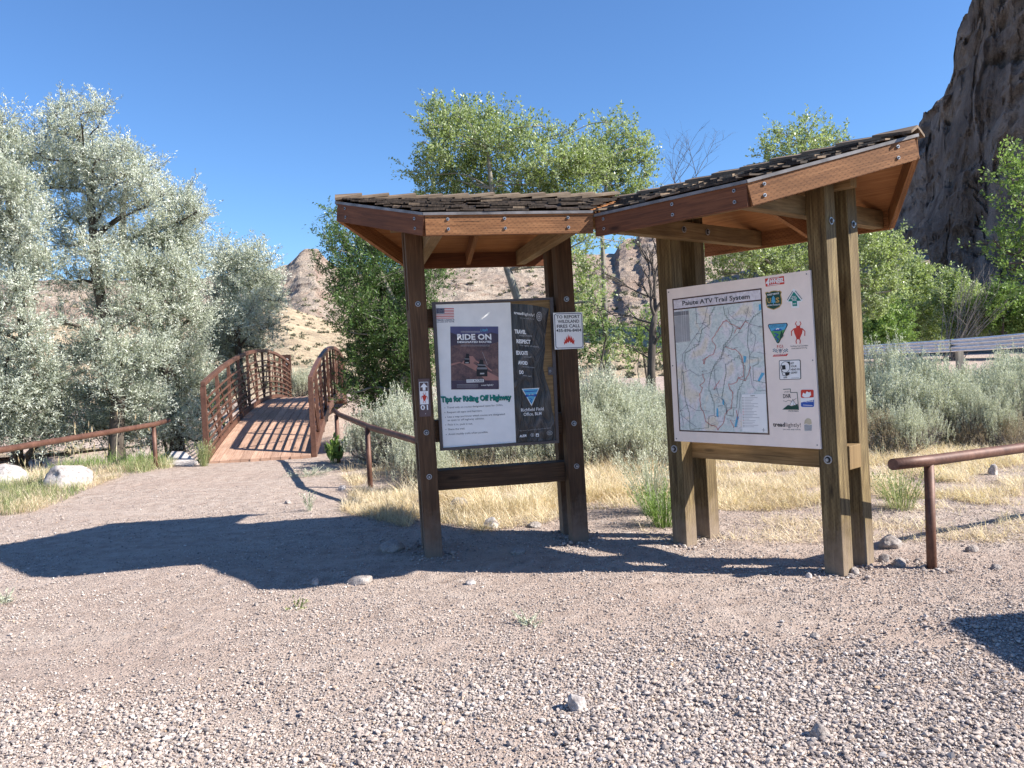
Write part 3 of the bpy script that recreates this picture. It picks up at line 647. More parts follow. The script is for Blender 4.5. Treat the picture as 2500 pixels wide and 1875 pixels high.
# ---- wildfire sign on the inner post
fs_ = Flat(1, F0+.022, 1020, 700, 3.859)
sg = thing('fire_sign', tuple(fs_.w(1420, 590)), 'small white wildland fire phone sign with red flames, right of the left notice case', 'sign')
qd = [(1275, 246), (1551, 238), (1563, 580), (1291, 592)]; pl_ = fs_.solid(qd, .004, M['white'], 'plate', sg)
def rrect(F_, key, mat, x0, y0, x1, y1, r_, lev, skx=0, sky_=0):
    pts = []
    for cx, cy, a0 in ((x1-r_, y0+r_, -90), (x1-r_, y1-r_, 0), (x0+r_, y1-r_, 90), (x0+r_, y0+r_, 180)):
        for i in range(6):
            a = R(a0+i*18); x = cx+r_*math.cos(a); y = cy+r_*math.sin(a); pts.append((x+skx*(y-y0), y+sky_*(x-x0)))
    F_.poly(key, mat, pts, lev)
rrect(fs_, 'w', 'navy', 1284, 254, 1545, 582, 22, 1, .045, -.03); rrect(fs_, 'w', 'white', 1290, 260, 1539, 576, 17, 2, .045, -.03)
for s_, xa, ya, xb, yb, h_ in (('TO REPORT', 1305, 300, 1525, 294, 29), ('WILDLAND', 1318, 343, 1521, 338, 29), ('FIRES CALL', 1310, 388, 1530, 381, 29), ('435-896-8404', 1304, 427, 1540, 421, 27)): fs_.text('w', 'black', s_, xa, ya, xb, yb, h_, 3, .02)
fl = [(1380, 548), (1374, 515), (1384, 525), (1380, 490), (1392, 508), (1398, 465), (1408, 496), (1415, 446), (1424, 480), (1433, 455), (1440, 488), (1450, 462), (1455, 500), (1466, 480), (1467, 508), (1478, 500), (1472, 525), (1474, 546), (1462, 532), (1454, 540), (1448, 522), (1438, 530), (1430, 508), (1420, 530), (1410, 520), (1404, 538), (1394, 530)]
fs_.poly('w', 'red', fl, 3); fs_.emit(sg, {'w': ('lettering', None, None)})
# ---- trail marker on the outer post
tm = Flat(1, F0+.008, 1020, 700, 3.859)
sg = thing('trail_marker', tuple(tm.w(70, 1220)), 'narrow brown trail marker 01 with white arrow and red beetle on the left kiosk post', 'marker')
tm.solid([(2, 870), (110, 866), (126, 1220), (18, 1226)], .003, M['signbrown'], 'plate', sg)
tm.poly('w', 'white', [(12, 898), (97, 896), (103, 1106), (22, 1110)], 1); tm.poly('w', 'signbrown', [(16, 903), (93, 901), (95, 982), (20, 984)], 2)
tm.poly('w', 'white', [(57, 906), (92, 946), (72, 946), (73, 978), (47, 979), (45, 947), (24, 948)], 3)
def beetle(F_, key, x, y, s_, lev):
    q = lambda pts: [(x+a*s_, y+b*s_) for a, b in pts]
    F_.poly(key, 'red', q([(-.16, -.62), (.16, -.62), (.2, -.42), (.42, -.38), (.36, .05), (.12, .62), (-.12, .62), (-.36, .05), (-.42, -.38), (-.2, -.42)]), lev)
    for sg_ in (-1, 1):
        F_.line(key, 'red', q([(sg_*.12, -.6), (sg_*.26, -.8), (sg_*.16, -1.)]), s_*.07, lev)
        F_.line(key, 'red', q([(sg_*.4, -.33), (sg_*.62, -.1), (sg_*.6, .28)]), s_*.08, lev); F_.line(key, 'red', q([(sg_*.12, .55), (sg_*.2, .8), (sg_*.16, 1.)]), s_*.08, lev)
beetle(tm, 'w', 62, 1046, 48, 3); tm.text('w', 'white', '01', 27, 1160, 98, 1158, 46, 3, .02); tm.disc('w', 'white', 73, 1196, 3, 3, 3)
tm.emit(sg, {'w': ('lettering', None, None)})
# ---- right map board
b2 = Flat(2, F0+.022, 1600, 640, 3.457)
mbd = thing('map_board', tuple(b2.w(780, 1540)), 'large cream trail map board with a column of agency stickers on the right kiosk wing', 'map board')
b2.solid([(97, 230), (1305, 67), (1397, 1578), (163, 1510)], .018, M['cream'], 'panel', mbd)
def BI(x, y):
    "map-relative (0..1) to detail pixels, map frame corners"
    A, B, C_, D_ = np.array((143, 312.)), np.array((897, 219.)), np.array((965, 1457.)), np.array((203, 1427.))
    return tuple((A*(1-x)+B*x)*(1-y)+(D_*(1-x)+C_*x)*y)
def mrect(key, mat, x0, y0, x1, y1, lev): b2.poly(key, mat, [BI(x0, y0), BI(x1, y0), BI(x1, y1), BI(x0, y1)], lev)
t_ = NT('map_print'); v_ = t_.co(); a_ = t_.noise(v_, 4.2, 3, .5, .6); b_ = t_.noise(v_, 34, 5, .62, 1.2)
c_ = t_.ramp(a_, [(.36, (.80, .68, .47)), (.44, (.78, .73, .74)), (.49, (.58, .68, .62)), (.60, (.60, .70, .64)), (.66, (.80, .71, .52))])
c_ = t_.mix(.42, c_, t_.ramp(b_, [(.35, (.42, .46, .46)), (.55, (.82, .82, .80)), (.7, (.92, .90, .88))])); M['map'] = t_.set(c_, .4)
mrect('map', 'brown', 0, 0, 1, 1, 1); mrect('map', 'title', .012, .010, .988, .072, 2) if 'title' in M else None
t_ = NT('title_strip'); v_ = t_.co(); b_ = t_.noise(v_, 22, 5, .6, 1.); M['title'] = t_.set(t_.ramp(b_, [(.35, (.60, .55, .57)), (.6, (.80, .76, .78))]), .45)
mrect('map', 'title', .014, .010, .986, .076, 2); mrect('map', 'map', .014, .086, .986, .990, 2)
b2.text('words', 'black', 'Paiute ATV Trail System', 232, 366, 800, 308, 38, 4, .012)
rr = random.Random(5)
def jag(pts, n=6, a=6):
    out = []
    for (x0, y0), (x1, y1) in zip(pts[:-1], pts[1:]):
        for i in range(n): f = i/n; out.append((x0+(x1-x0)*f+rr.uniform(-a, a), y0+(y1-y0)*f+rr.uniform(-a, a)))
    return out+[pts[-1]]
def stairs(pts, n=5):
    out = [pts[0]]
    for (x0, y0), (x1, y1) in zip(pts[:-1], pts[1:]):
        for i in range(1, n+1):
            f = i/n; out.append((x0+(x1-x0)*f, out[-1][1])); out.append((x0+(x1-x0)*f, y0+(y1-y0)*f))
    return out
for p_ in ([(510, 380), (460, 470), (460, 530), (400, 570), (370, 700), (300, 745), (255, 770), (250, 850), (262, 910)], [(575, 378), (590, 450), (640, 520), (660, 560), (640, 640), (580, 720), (560, 800), (500, 880), (470, 960), (455, 1050)], [(232, 920), (245, 1050), (255, 1180), (290, 1290), (295, 1410), (450, 1395), (455, 1300), (500, 1290), (498, 1170), (455, 1060)], [(590, 860), (700, 790), (760, 900), (755, 1000), (700, 1100), (690, 1230), (600, 1230), (565, 1130), (585, 1000), (600, 930), (595, 860)], [(900, 420), (830, 470), (790, 540), (780, 700), (800, 800), (870, 810), (870, 860), (825, 880), (830, 1000), (930, 1022)], [(600, 1240), (605, 1290), (660, 1300), (662, 1240)]): b2.line('map', 'dgreen', stairs(p_, 4), 2.6, 4)
for p_ in ([(600, 485), (570, 510), (520, 600), (480, 650), (515, 715), (490, 780), (430, 810), (400, 830), (420, 860), (415, 840), (440, 800)], [(600, 485), (640, 520), (690, 545), (720, 560), (765, 500), (790, 515)], [(720, 560), (690, 560), (670, 600)], [(400, 940), (420, 1000), (380, 1040), (405, 1060), (378, 1110), (380, 1210), (410, 1270), (425, 1340), (480, 1380), (520, 1390), (532, 1415), (580, 1360), (590, 1280), (640, 1230), (655, 1150), (660, 1100)], [(540, 1000), (505, 1060), (500, 1080)], [(595, 715), (680, 740), (720, 780), (745, 850), (750, 960), (700, 980), (690, 1010), (650, 1030), (620, 1030), (640, 1080), (660, 1110)], [(700, 970), (765, 1005), (790, 940), (805, 880)], [(640, 1330), (665, 1390)], [(690, 1250), (700, 1330)]): b2.line('map', 'red', jag(p_, 4, 5), 3.2, 5)
for p_ in ([(440, 380), (425, 460), (405, 520), (350, 610), (290, 700), (230, 780), (235, 850), (222, 960), (228, 1050), (205, 1140), (215, 1250), (240, 1350), (235, 1400)], [(345, 390), (350, 520), (405, 520), (460, 560)], [(790, 380), (765, 500), (700, 600), (640, 660), (590, 715), (560, 820), (500, 880), (500, 960), (515, 1050), (540, 1130)], [(615, 385), (625, 440), (680, 490), (765, 500)], [(790, 520), (880, 545), (905, 550)], [(800, 540), (815, 600), (850, 620), (830, 750), (795, 790), (800, 900), (820, 1040), (860, 1085), (935, 1085)], [(232, 935), (290, 910), (370, 960), (470, 930), (520, 900)], [(860, 760), (935, 775)], [(500, 1120), (560, 1150), (600, 1200), (610, 1280)], [(210, 1260), (270, 1200), (350, 1250), (460, 1260)], [(215, 1280), (280, 1340), (350, 1390)], [(720, 1100), (710, 1250), (680, 1380)]): b2.line('map', 'maproad', jag(p_, 4, 3), 2.2, 4)
for _i in range(46):
    x_ = rr.uniform(.2, .95); y_ = rr.uniform(.12, .72 if x_ > .65 else .97); a_ = BI(x_, y_); b_ = BI(min(.97, x_+rr.uniform(-.07, .07)), min(.98, y_+rr.uniform(-.05, .05))); b2.line('map', rr.choice(['maproad', 'maproad', 'grey']), jag([a_, b_], 5, 6), 1.4, 3)
for p_ in ([(900, 930), (925, 940), (880, 1010), (865, 1000)], [(690, 1300), (708, 1305), (685, 1395), (670, 1390)], [(520, 1230), (532, 1235), (535, 1310), (518, 1300)], [(745, 790), (772, 795), (762, 850), (750, 845)], [(875, 360), (892, 350), (896, 400), (878, 412)], [(570, 1150), (585, 1170), (580, 1210), (568, 1190)]): b2.poly('map', 'sky', p_, 4)
b2.poly('map', 'lgrey', [(158, 421), (283, 408), (297, 668), (175, 681)], 4); b2.poly('map', 'grey', [(159, 423), (283, 410), (285, 442), (161, 455)], 5)
for i in range(22): b2.line('map', 'grey', [(164+i*.6, 466+i*9.6), (286+i*.5, 453+i*9.6)], 2.2, 5)
for i in range(3): b2.line('map', 'paper', [(222+i*18, 415), (232+i*18, 672)], 1.5, 6)
b2.poly('map', 'paper', [(734, 1116), (936, 1110), (950, 1440), (738, 1428)], 5); b2.text('map', 'black', 'Legend', 806, 1130, 842, 1129, 9, 6, .02)
for i in range(20):
    b2.line('map', rr.choice(['red', 'black', 'black', 'dgreen']), [(737+i*.4, 1142+i*13), (748+i*.4, 1142+i*13)], 3, 6)
    b2.line('map', 'grey', [(756, 1142+i*13), (756+rr.uniform(40, 130), 1142+i*13)], 2.2, 6)
b2.line('map', 'black', [(918, 1400), (920, 1430)], 2.4, 7); b2.line('map', 'black', [(905, 1415), (933, 1416)], 2.4, 7)
for x_, y_, s_ in ((405, 515, 24), (350, 607, 30), (330, 700, 34), (765, 497, 20), (595, 715, 22), (670, 727, 26), (555, 815, 24), (620, 787, 22), (400, 922, 34), (500, 1073, 26), (540, 1215, 26), (510, 1303, 26), (480, 1378, 26), (880, 545, 24), (665, 1392, 24), (710, 595, 20), (215, 1256, 16)):
    b2.disc('map', 'black', x_, y_, 3.5, 3.5, 6); b2.line('map', 'grey', [(x_+6, y_-3), (x_+6+s_, y_-5)], 3.4, 6)
# stickers
b2.poly('s1', 'red', [(925, 140), (1085, 117), (1090, 184), (932, 207)], 1); b2.text('s1', 'white', '4', 934, 197, 968, 192, 54, 2, .05, .2); b2.text('s1', 'white', 'WHEEL', 970, 181, 1086, 166, 34, 2, .045, .3)
b2.line('s1', 'white', [(975, 140), (1045, 130)], 4, 2); b2.line('s1', 'white', [(965, 195), (1050, 183)], 6, 2)
sh_ = [(925, 258), (945, 250), (960, 256), (975, 246), (1000, 240), (1022, 240), (1040, 245), (1050, 238), (1068, 252), (1060, 275), (1070, 310), (1070, 350), (1050, 380), (1025, 392), (1000, 403), (975, 396), (945, 385), (935, 360), (930, 320), (935, 285)]
cx, cy = 999, 322; b2.poly('s2', 'gold', sh_, 1); b2.poly('s2', 'dgreen', [(cx+(x-cx)*.9, cy+(y-cy)*.92) for x, y in sh_], 2)
b2.text('s2', 'gold', 'U', 948, 345, 978, 343, 40, 3, .03); b2.text('s2', 'gold', 'S', 1018, 341, 1050, 338, 40, 3, .03); b2.text('s2', 'white', 'FOREST SERVICE', 948, 284, 1046, 268, 13, 3, .03); b2.text('s2', 'white', 'DEPARTMENT OF AGRICULTURE', 944, 372, 1056, 362, 11, 3, .02)
for i in range(3): b2.poly('s2', 'sky', [(998, 280+i*16), (982-i*3, 310+i*16), (1014+i*3, 309+i*16)], 3)
b2.rect('s2', 'sky', 995, 340, 1002, 356, 3)
b2.poly('s3', 'white', [(1165, 222), (1190, 240), (1246, 318), (1240, 330), (1212, 336), (1214, 384), (1150, 386), (1146, 342), (1110, 334), (1105, 325)], 1)
b2.poly('s3', 'teal', [(1170, 248), (1231, 325), (1196, 328), (1198, 370), (1160, 372), (1156, 331), (1122, 331)], 2)
for s_, xa, ya, xb, yb in (('STAY', 1154, 298, 1188, 296), ('ON THE', 1144, 312, 1196, 309), ('TRAIL', 1154, 326, 1196, 323), ('OHV', 1164, 358, 1192, 356)): b2.text('s3', 'white', s_, xa, ya, xb, yb, 11, 3, .03)
for (xa, ya, xb, yb) in ((1115, 320, 1160, 245), (1182, 242, 1238, 312)): b2.line('s3', 'dgreen', jag([(xa, ya), (xb, yb)], 7, 1.5), 5, 2)
b2.poly('s4', 'black', [(958, 522), (1108, 512), (1118, 522), (1116, 536), (1046, 680), (1034, 686), (1024, 678), (952, 545), (950, 532)], 1); b2.poly('s4', 'sky', [(962, 528), (1104, 518), (1110, 527), (1108, 538), (1042, 672), (1034, 677), (1027, 671), (958, 543), (957, 534)], 2)
b2.poly('s4', 'lgreen', [(974, 585), (1000, 575), (1050, 582), (1098, 566), (1040, 674), (1030, 674)], 3); b2.poly('s4', 'blue', [(992, 578), (1020, 562), (1034, 556), (1054, 560), (1076, 572), (1050, 580), (1020, 582)], 4); b2.poly('s4', 'white', [(1018, 566), (1034, 556), (1052, 560), (1044, 568), (1034, 565), (1026, 571)], 5)
b2.line('s4', 'blue', [(1010, 600), (1040, 612), (1015, 632), (1042, 650), (1030, 668)], 9, 5); b2.poly('s4', 'dgreen', [(1068, 575), (1084, 620), (1072, 640), (1056, 648), (1056, 618)], 5)
b2.text('s4', 'black', 'U.S. DEPARTMENT OF THE INTERIOR', 970, 541, 1100, 532, 7, 4); b2.text('s4', 'black', 'BUREAU OF LAND MANAGEMENT', 978, 552, 1090, 544, 7, 4)
beetle(b2, 's5', 1206, 594, 92, 1)
b2.text('s5', 'black', 'The Paiute Trail Committee', 1138, 719, 1290, 707, 13, 1); b2.text('s5', 'black', 'www.paiutetrail.org', 1148, 735, 1280, 726, 12, 1)
b2.text('s6', 'red', 'P.C.I.', 1028, 724, 1082, 718, 22, 1, .03); b2.poly('s6', 'red', [(1002, 780), (1122, 772), (1110, 792), (990, 798)], 1)
for sg_, x_ in ((-1, 1012), (1, 1100)):
    for i in range(5):
        for j in range(4): b2.poly('s6', 'black' if (i+j) % 2 else 'white', [(x_+(i-2.5)*8, 732+j*7+sg_*(2.5-i)*2), (x_+(i-1.5)*8, 732+j*7+sg_*(1.5-i)*2), (x_+(i-1.5)*8, 739+j*7+sg_*(1.5-i)*2), (x_+(i-2.5)*8, 739+j*7+sg_*(2.5-i)*2)], 1)
    b2.line('s6', 'black', [(x_-sg_*22, 728), (1056, 768)], 2, 1)
b2.disc('s6', 'lgrey', 1056, 748, 13, 18, 2); b2.disc('s6', 'grey', 1056, 744, 8, 9, 3); b2.text('s6', 'white', 'POWER SPORTS', 1008, 790, 1105, 783, 8, 2, .02)
rrect(b2, 's7', 'black', 1043, 828, 1227, 994, 12, 1, .03, -.03); rrect(b2, 's7', 'white', 1049, 833, 1221, 989, 9, 2, .03, -.03)
b2.poly('s7', 'black', [(1100, 840), (1138, 838), (1140, 900), (1130, 860), (1108, 846)], 3); b2.disc('s7', 'black', 1098, 886, 40, 48, 3, 22); b2.disc('s7', 'white', 1099, 886, 36, 44, 4, 22)
b2.poly('s7', 'black', [(1060, 872), (1100, 868), (1104, 905), (1064, 908)], 5); b2.poly('s7', 'white', [(1066, 878), (1072, 877), (1074, 902), (1068, 902)], 6); b2.poly('s7', 'black', [(1098, 935), (1138, 925), (1134, 950), (1112, 960), (1100, 950)], 5); b2.line('s7', 'black', [(1068, 915), (1080, 955), (1112, 962)], 4, 5)
for s_, xa, ya, xb, yb in (('GET', 1141, 862, 1174, 860), ('YOUR', 1144, 888, 1194, 885), ('HEAD IN', 1144, 914, 1220, 911), ('GEAR!', 1146, 941, 1200, 938)): b2.text('s7', 'black', s_, xa, ya, xb, yb, 16, 3, .02, .15)
b2.text('s7', 'black', 'OHV', 1084, 980, 1116, 979, 11, 3, .03); b2.line('s7', 'grey', [(1150, 978), (1215, 976)], 3, 3)
ut = [(1080, 1074), (1140, 1070), (1142, 1098), (1198, 1100), (1210, 1246), (1072, 1244), (1108, 1215)]
b2.poly('s8', 'dgreen', [(1072, 1244), (1120, 1205), (1150, 1215), (1200, 1196), (1210, 1246)], 1); b2.line('s8', 'dgreen', [(1080, 1074), (1140, 1070), (1142, 1100), (1197, 1100), (1210, 1246)], 5, 1)
b2.text('s8', 'black', 'UTAH', 1088, 1102, 1132, 1100, 12, 1, 0); b2.text('s8', 'black', 'DNR', 1080, 1148, 1145, 1145, 34, 1, .015); b2.line('s8', 'black', [(1080, 1170), (1105, 1176), (1125, 1165), (1150, 1175), (1170, 1162), (1190, 1150)], 3, 1)
b2.poly('s8', 'white', [(1162, 1158), (1190, 1205), (1136, 1208)], 2); b2.line('s8', 'black', [(1162, 1158), (1136, 1208)], 2.5, 3); b2.line('s8', 'black', [(1162, 1158), (1190, 1206)], 2.5, 3); b2.line('s8', 'black', [(1162, 1158), (1168, 1206)], 2, 3); b2.text('s8', 'black', 'STATE PARKS', 1124, 1261, 1208, 1262, 10, 1, .02)
rrect(b2, 's9', 'white', 1226, 1074, 1342, 1224, 12, 1, .02, 0); rrect(b2, 's9', 'blue', 1230, 1150, 1340, 1222, 12, 2, .01, 0); b2.poly('s9', 'white', [(1228, 1150), (1342, 1140), (1342, 1160), (1228, 1185)], 3); rrect(b2, 's9', 'red', 1229, 1076, 1338, 1145, 12, 2, 0, 0)
b2.poly('s9', 'white', [(1240, 1130), (1250, 1100), (1268, 1112), (1280, 1090), (1300, 1100), (1312, 1092), (1316, 1120), (1300, 1140), (1262, 1142)], 3); b2.text('s9', 'white', 'M.E. ROCK', 1264, 1182, 1338, 1178, 17, 4, .03, .2); b2.line('s9', 'white', [(1250, 1205), (1328, 1210)], 4, 4)
b2.text('s10', 'black', 'tread', 994, 1386, 1096, 1388, 34, 1, .03); b2.text('s10', 'brown', 'lightly!', 1102, 1388, 1228, 1392, 34, 1, 0); b2.text('s10', 'black', 'ON LAND AND WATER', 1078, 1417, 1228, 1419, 11, 1)
b2.poly('s11', 'tan', [(1256, 1365), (1262, 1335), (1278, 1318), (1296, 1316), (1314, 1328), (1322, 1362), (1300, 1372), (1275, 1362)], 1); b2.poly('s11', 'lgrey', [(1256, 1372), (1275, 1368), (1300, 1378), (1322, 1370), (1320, 1422), (1262, 1426)], 1)
for i in range(4): b2.line('s11', 'grey', [(1258, 1380+i*12), (1285, 1374+i*12), (1320, 1382+i*12)], 2, 2)
for x_, y_ in ((112, 254), (1276, 100), (146, 874), (1328, 828), (178, 1490), (1366, 1544)): b2.disc('screw_%d' % x_, 'grey', x_, y_, 6, 6, 1)
nm = {'map': ('trail_map', None, None), 'words': ('lettering', 'map', None), **{k_: ('screw', None, None) for k_ in b2.lay if k_.startswith('screw_')}}
for kk, lb in (('s1', 'red sticker with white lettering'), ('s2', 'dark green and gold shield emblem'), ('s3', 'white sticker with a green arrow'), ('s4', 'triangular blue and green emblem'), ('s5', 'red beetle emblem'), ('s6', 'emblem with chequered flags and a red bar'), ('s7', 'white sticker with a black helmet'), ('s8', 'state outline emblem with a tent'), ('s9', 'red and blue sticker'), ('s10', 'brown and black lettering'), ('s11', 'tan and grey thumbprint emblem')): nm[kk] = ('sticker', None, lb)
b2.emit(mbd, nm)
# ---------------------------------------------------------------- arched bridge
def bz(s): return -.01+BR['ze']*s+4*BR['rise']*s*(1-s)
def BP(s, q, z):
    "s 0..1 along, q metres across, z above the arch line"
    xy = np.array([BR['x'], BR['y']])+BD*s*BR['L']+BQ*q; return np.array([xy[0], xy[1], bz(s)+z])
bridge = thing('arched_bridge', (BR['x']+.9, BR['y'], 0), 'small arched footbridge of rusty brown steel with barred side rails and plank deck', 'bridge')
SS = np.linspace(0, 1, 31)
dk_ = MB(); npl = 10; wd = (BR['W']-.10)/npl
for i in range(npl):
    q0 = .05+i*wd+.004; q1 = .05+(i+1)*wd-.004
    e0 = -.02+random.uniform(-.004, .004); sv = [e0/2]+list(SS[1:])
    V = []; F = []; uv = []
    for s in sv:
        for q_, z_ in ((q0, .08), (q1, .08), (q1, .03), (q0, .03)): V.append(BP(s, q_, z_))
    o = random.random()*9
    for j in range(len(sv)-1):
        a = j*4
        for c in range(4):
            d_ = (c+1) % 4; F.append((a+d_, a+c, a+4+c, a+4+d_)); u0 = o+sv[j]*13; u1 = o+sv[j+1]*13; uv.append([(u0, i*.4+(wd if c == 0 else .05)), (u0, i*.4), (u1, i*.4), (u1, i*.4+wd)])
    F.append((0, 1, 2, 3)); uv.append([(0, 0), (.1, 0), (.1, .05), (0, .05)]); n_ = (len(sv)-1)*4; F.append((n_+3, n_+2, n_+1, n_)); uv.append([(0, 0)]*4)
    dk_.add(V, F, uv, var=random.random())
dk_.build('deck', M['deck'], bridge)
# cross bearers under the deck
cb = MB()
for s in np.linspace(.02, .98, 12): cb.beam(BP(s, 0, -.03), BP(s, BR['W'], -.03), .08, .1)
cb.build('bearer', M['steel'], bridge)
HR = BR['hr']
def strip(mb, q, z, w_, h, s0=0, s1=1, n=30):
    P = [BP(s, q, z) for s in np.linspace(s0, s1, n)]
    V = []; F = []
    for i, p in enumerate(P):
        for a, b in ((-1, -1), (1, -1), (1, 1), (-1, 1)): V.append(p+np.array([BQ[0]*a*w_/2, BQ[1]*a*w_/2, b*h/2]))
    for i in range(len(P)-1):
        for c in range(4): d_ = (c+1) % 4; F.append((i*4+d_, i*4+c, i*4+4+c, i*4+4+d_))
    F.append((0, 1, 2, 3)); m_ = (len(P)-1)*4; F.append((m_+3, m_+2, m_+1, m_)); mb.add(V, F)
nb_ = 11
for side, q, inn in ((0, 0., 1), (1, BR['W'], -1)):
    m_ = MB(); strip(m_, q, .06, .065, .20); sd = m_.build('side_truss', M['steel'], bridge); tag(sd, 'left barred side of the bridge' if side == 0 else 'right barred side of the bridge')
    m_ = MB(); strip(m_, q, HR-.04, .08, .08); m_.build('top_rail', M['steel'], sd, bevel=.006)
    for i in range(nb_+1):
        s = i/nb_; ww = .085 if i in (0, nb_) else .055
        MB().beam(BP(s, q, -.12), BP(s, q, HR-.08), ww, ww, up=(BD[0], BD[1], 0)).build('upright', M['steel'], sd)
    for i in range(nb_):
        a, b = (i, i+1) if i < nb_/2 else (i+1, i)
        MB().beam(BP(a/nb_, q, HR-.1), BP(b/nb_, q, .14), .024, .026, up=(BD[0], BD[1], .1)).build('diagonal', M['steel'], sd)
    for j in range(7):
        m_ = MB(); strip(m_, q+inn*.045, .27+j*.142, .018, .034); m_.build('bar', M['steel'], sd)
    m_ = MB(); strip(m_, q+inn*.04, .14, .02, .09); m_.build('toe_board', M['galv'] if False else M['steel'], sd)
# marker post at the far end
p = at(704, 962, 27.2); z_ = float(G(p[0], p[1]))
mp = thing('marker_post', (p[0], p[1], z_), 'dark brown flat marker post with small white symbols at the far end of the bridge', 'marker')
h_ = 1.85
tp = at(704, 866, 27.2)[2]
MB().beam((p[0], p[1], z_), (p[0], p[1], tp), .30, .06, up=(0, -1, 0)).build('post', M['brown'], mp)
m_ = MB()
for zz in (.12, .26): 
    m_.beam((p[0]+.03, p[1]-.03, tp-zz), (p[0]+.03, p[1]-.03, tp-zz-.08), .03, .006, up=(0, -1, 0)); m_.beam((p[0]-.02, p[1]-.03, tp-zz-.04), (p[0]+.08, p[1]-.03, tp-zz-.04), .02, .006, up=(0, -1, 0))
m_.build('symbol', M['white'], mp)
# ---------------------------------------------------------------- pipe railings
def pipe_rail(pts, posts, rad, label, prad=None):
    "pts: world points of the rail axis; posts: (x,y,ztop)"
    g0 = G(pts[0][0], pts[0][1]); t = thing('pipe_railing', (posts[0][0], posts[0][1], float(G(posts[0][0], posts[0][1]))), label, 'railing', 'rusty pipe railings by the path')
    MB().tube(pts, rad, 16).build('rail', M['steel'], t, smooth=False)
    for o in t.children:
        for pl in o.data.polygons: pl.use_smooth = len(pl.vertices) == 4
    for x, y, z in posts:
        m_ = MB().tube([(x, y, float(G(x, y))-.3), (x, y, z)], prad or rad*.85, 14); o = m_.build('post', M['steel'], t)
        for pl in o.data.polygons: pl.use_smooth = len(pl.vertices) == 4
    return t
def rail_pt(px, py, Y): return at(px, py, Y)
lp = gnd(381, 1143, .02); lt = at(378, 1036, lp[1])
le = at(411, 1026, 14.1); ll = at(-260, 1146, 7.9)
dv = (le-ll)
pl_ = ll+dv*.5
pipe_rail([ll, at(0, 1099, 9.75), at(200, 1066, 11.5), lt+np.array([0, 0, .0]), le], [(lp[0], lp[1], lt[2]), (ll[0]+.12, ll[1]+.12, ll[2])], .042, 'rusty pipe railing left of the bridge with dry reeds behind it')
a = gnd(827, 1126.5, 0); b = gnd(904, 1187, 0)
ra = at(817, 1003, a[1]+.35); rb = at(828, 1012, a[1]); rc = at(903, 1043, b[1]); rd = at(1003, 1072, 9.2); re_ = at(1040, 1084, 8.7)
pipe_rail([ra, rb, rc, rd, re_], [(a[0], a[1], rb[2]), (b[0], b[1], rc[2])], .040, 'rusty pipe railing sloping from the bridge down behind the left kiosk wing')
c = gnd(2275, 1390, 0); rt = at(2271, 1124, c[1]); r1 = at(2180, 1134, c[1]-.22); r2 = at(2500, 1093, c[1]+.55); r3 = at(3300, 985, c[1]+3.)
pipe_rail([r1, rt, r2, r3], [(c[0], c[1], rt[2]), (r3[0]-.3, r3[1]-.3, r3[2])], .039, 'thick brown pipe railing with an open end at the right edge, in front of sagebrush')
# ---------------------------------------------------------------- highway guardrail (three stacked corrugations)
def guardrail():
    A = at(2125, 846, 24.); B = at(2500, 841, 19.5); d = (B-A); d[2] = 0
    C0 = at(2118, 848, 25.5); pts = []
    for px, py, Y in ((2030, 850, 31), (2120, 846, 27.5), (2200, 842, 24.5), (2300, 837, 21.8), (2420, 829, 19.4), (2520, 821, 17.9), (2900, 792, 14.)): pts.append(at(px, py+8, Y))
    pts = np.array(pts); L = np.concatenate([[0], np.cumsum(np.linalg.norm(np.diff(pts, axis=0), axis=1))])
    n = 60; s = np.linspace(0, L[-1], n); P = np.stack([np.interp(s, L, pts[:, i]) for i in range(3)], 1)
    t = thing('guardrail', tuple(P[n//2]-np.array([0, 0, .8])), 'galvanised corrugated highway guardrail behind the sagebrush on the right', 'guardrail')
    prof = [(0, .25), (.06, .22), (.06, .18), (0, .145), (0, .115), (.06, .08), (.06, .04), (0, .005), (0, -.025), (.06, -.06), (.06, -.10), (0, -.135), (0, -.165), (.06, -.2), (.06, -.235), (0, -.26)]
    V = []; F = []; m = len(prof)
    for i in range(n):
        d = P[min(i+1, n-1)]-P[max(i-1, 0)]; nn = np.array([d[1], -d[0], 0]); nn /= np.linalg.norm(nn)
        if nn@P[i] > 0: nn = -nn
        for a, b in prof: V.append(P[i]+nn*a+np.array([0, 0, b*.66]))
    for i in range(n-1):
        for k in range(m-1): F.append((i*m+k, i*m+k+1, (i+1)*m+k+1, (i+1)*m+k))
    o = link('beam', mesh_np('beam', V, F, M['zinc'], smooth=True), t); md = o.modifiers.new('thick', 'SOLIDIFY'); md.thickness = .004
    for q_ in np.arange(2.2, L[-1]-.5, 3.8):
        p = np.array([np.interp(q_, L, pts[:, i]) for i in range(3)]); d = p-np.array([np.interp(q_-.3, L, pts[:, i]) for i in range(3)]); nn = np.array([d[1], -d[0], 0]); nn /= np.linalg.norm(nn)
        if nn@p > 0: nn = -nn
        g = float(G(p[0], p[1])); b = p-nn*.17
        MB().beam((b[0], b[1], g-.2), (b[0], b[1], p[2]+.05), .13, .15, up=nn).build('post', M['bark_pale'], t)
        m_ = MB().tube([p+nn*.0, p+nn*.075], .03, 8); m_.beam(p+nn*.066+np.array([0, 0, .16]), p+nn*.066-np.array([0, 0, .16]), .035, .008, up=nn).build('splice_bolt', M['grey'], t)
guardrail()
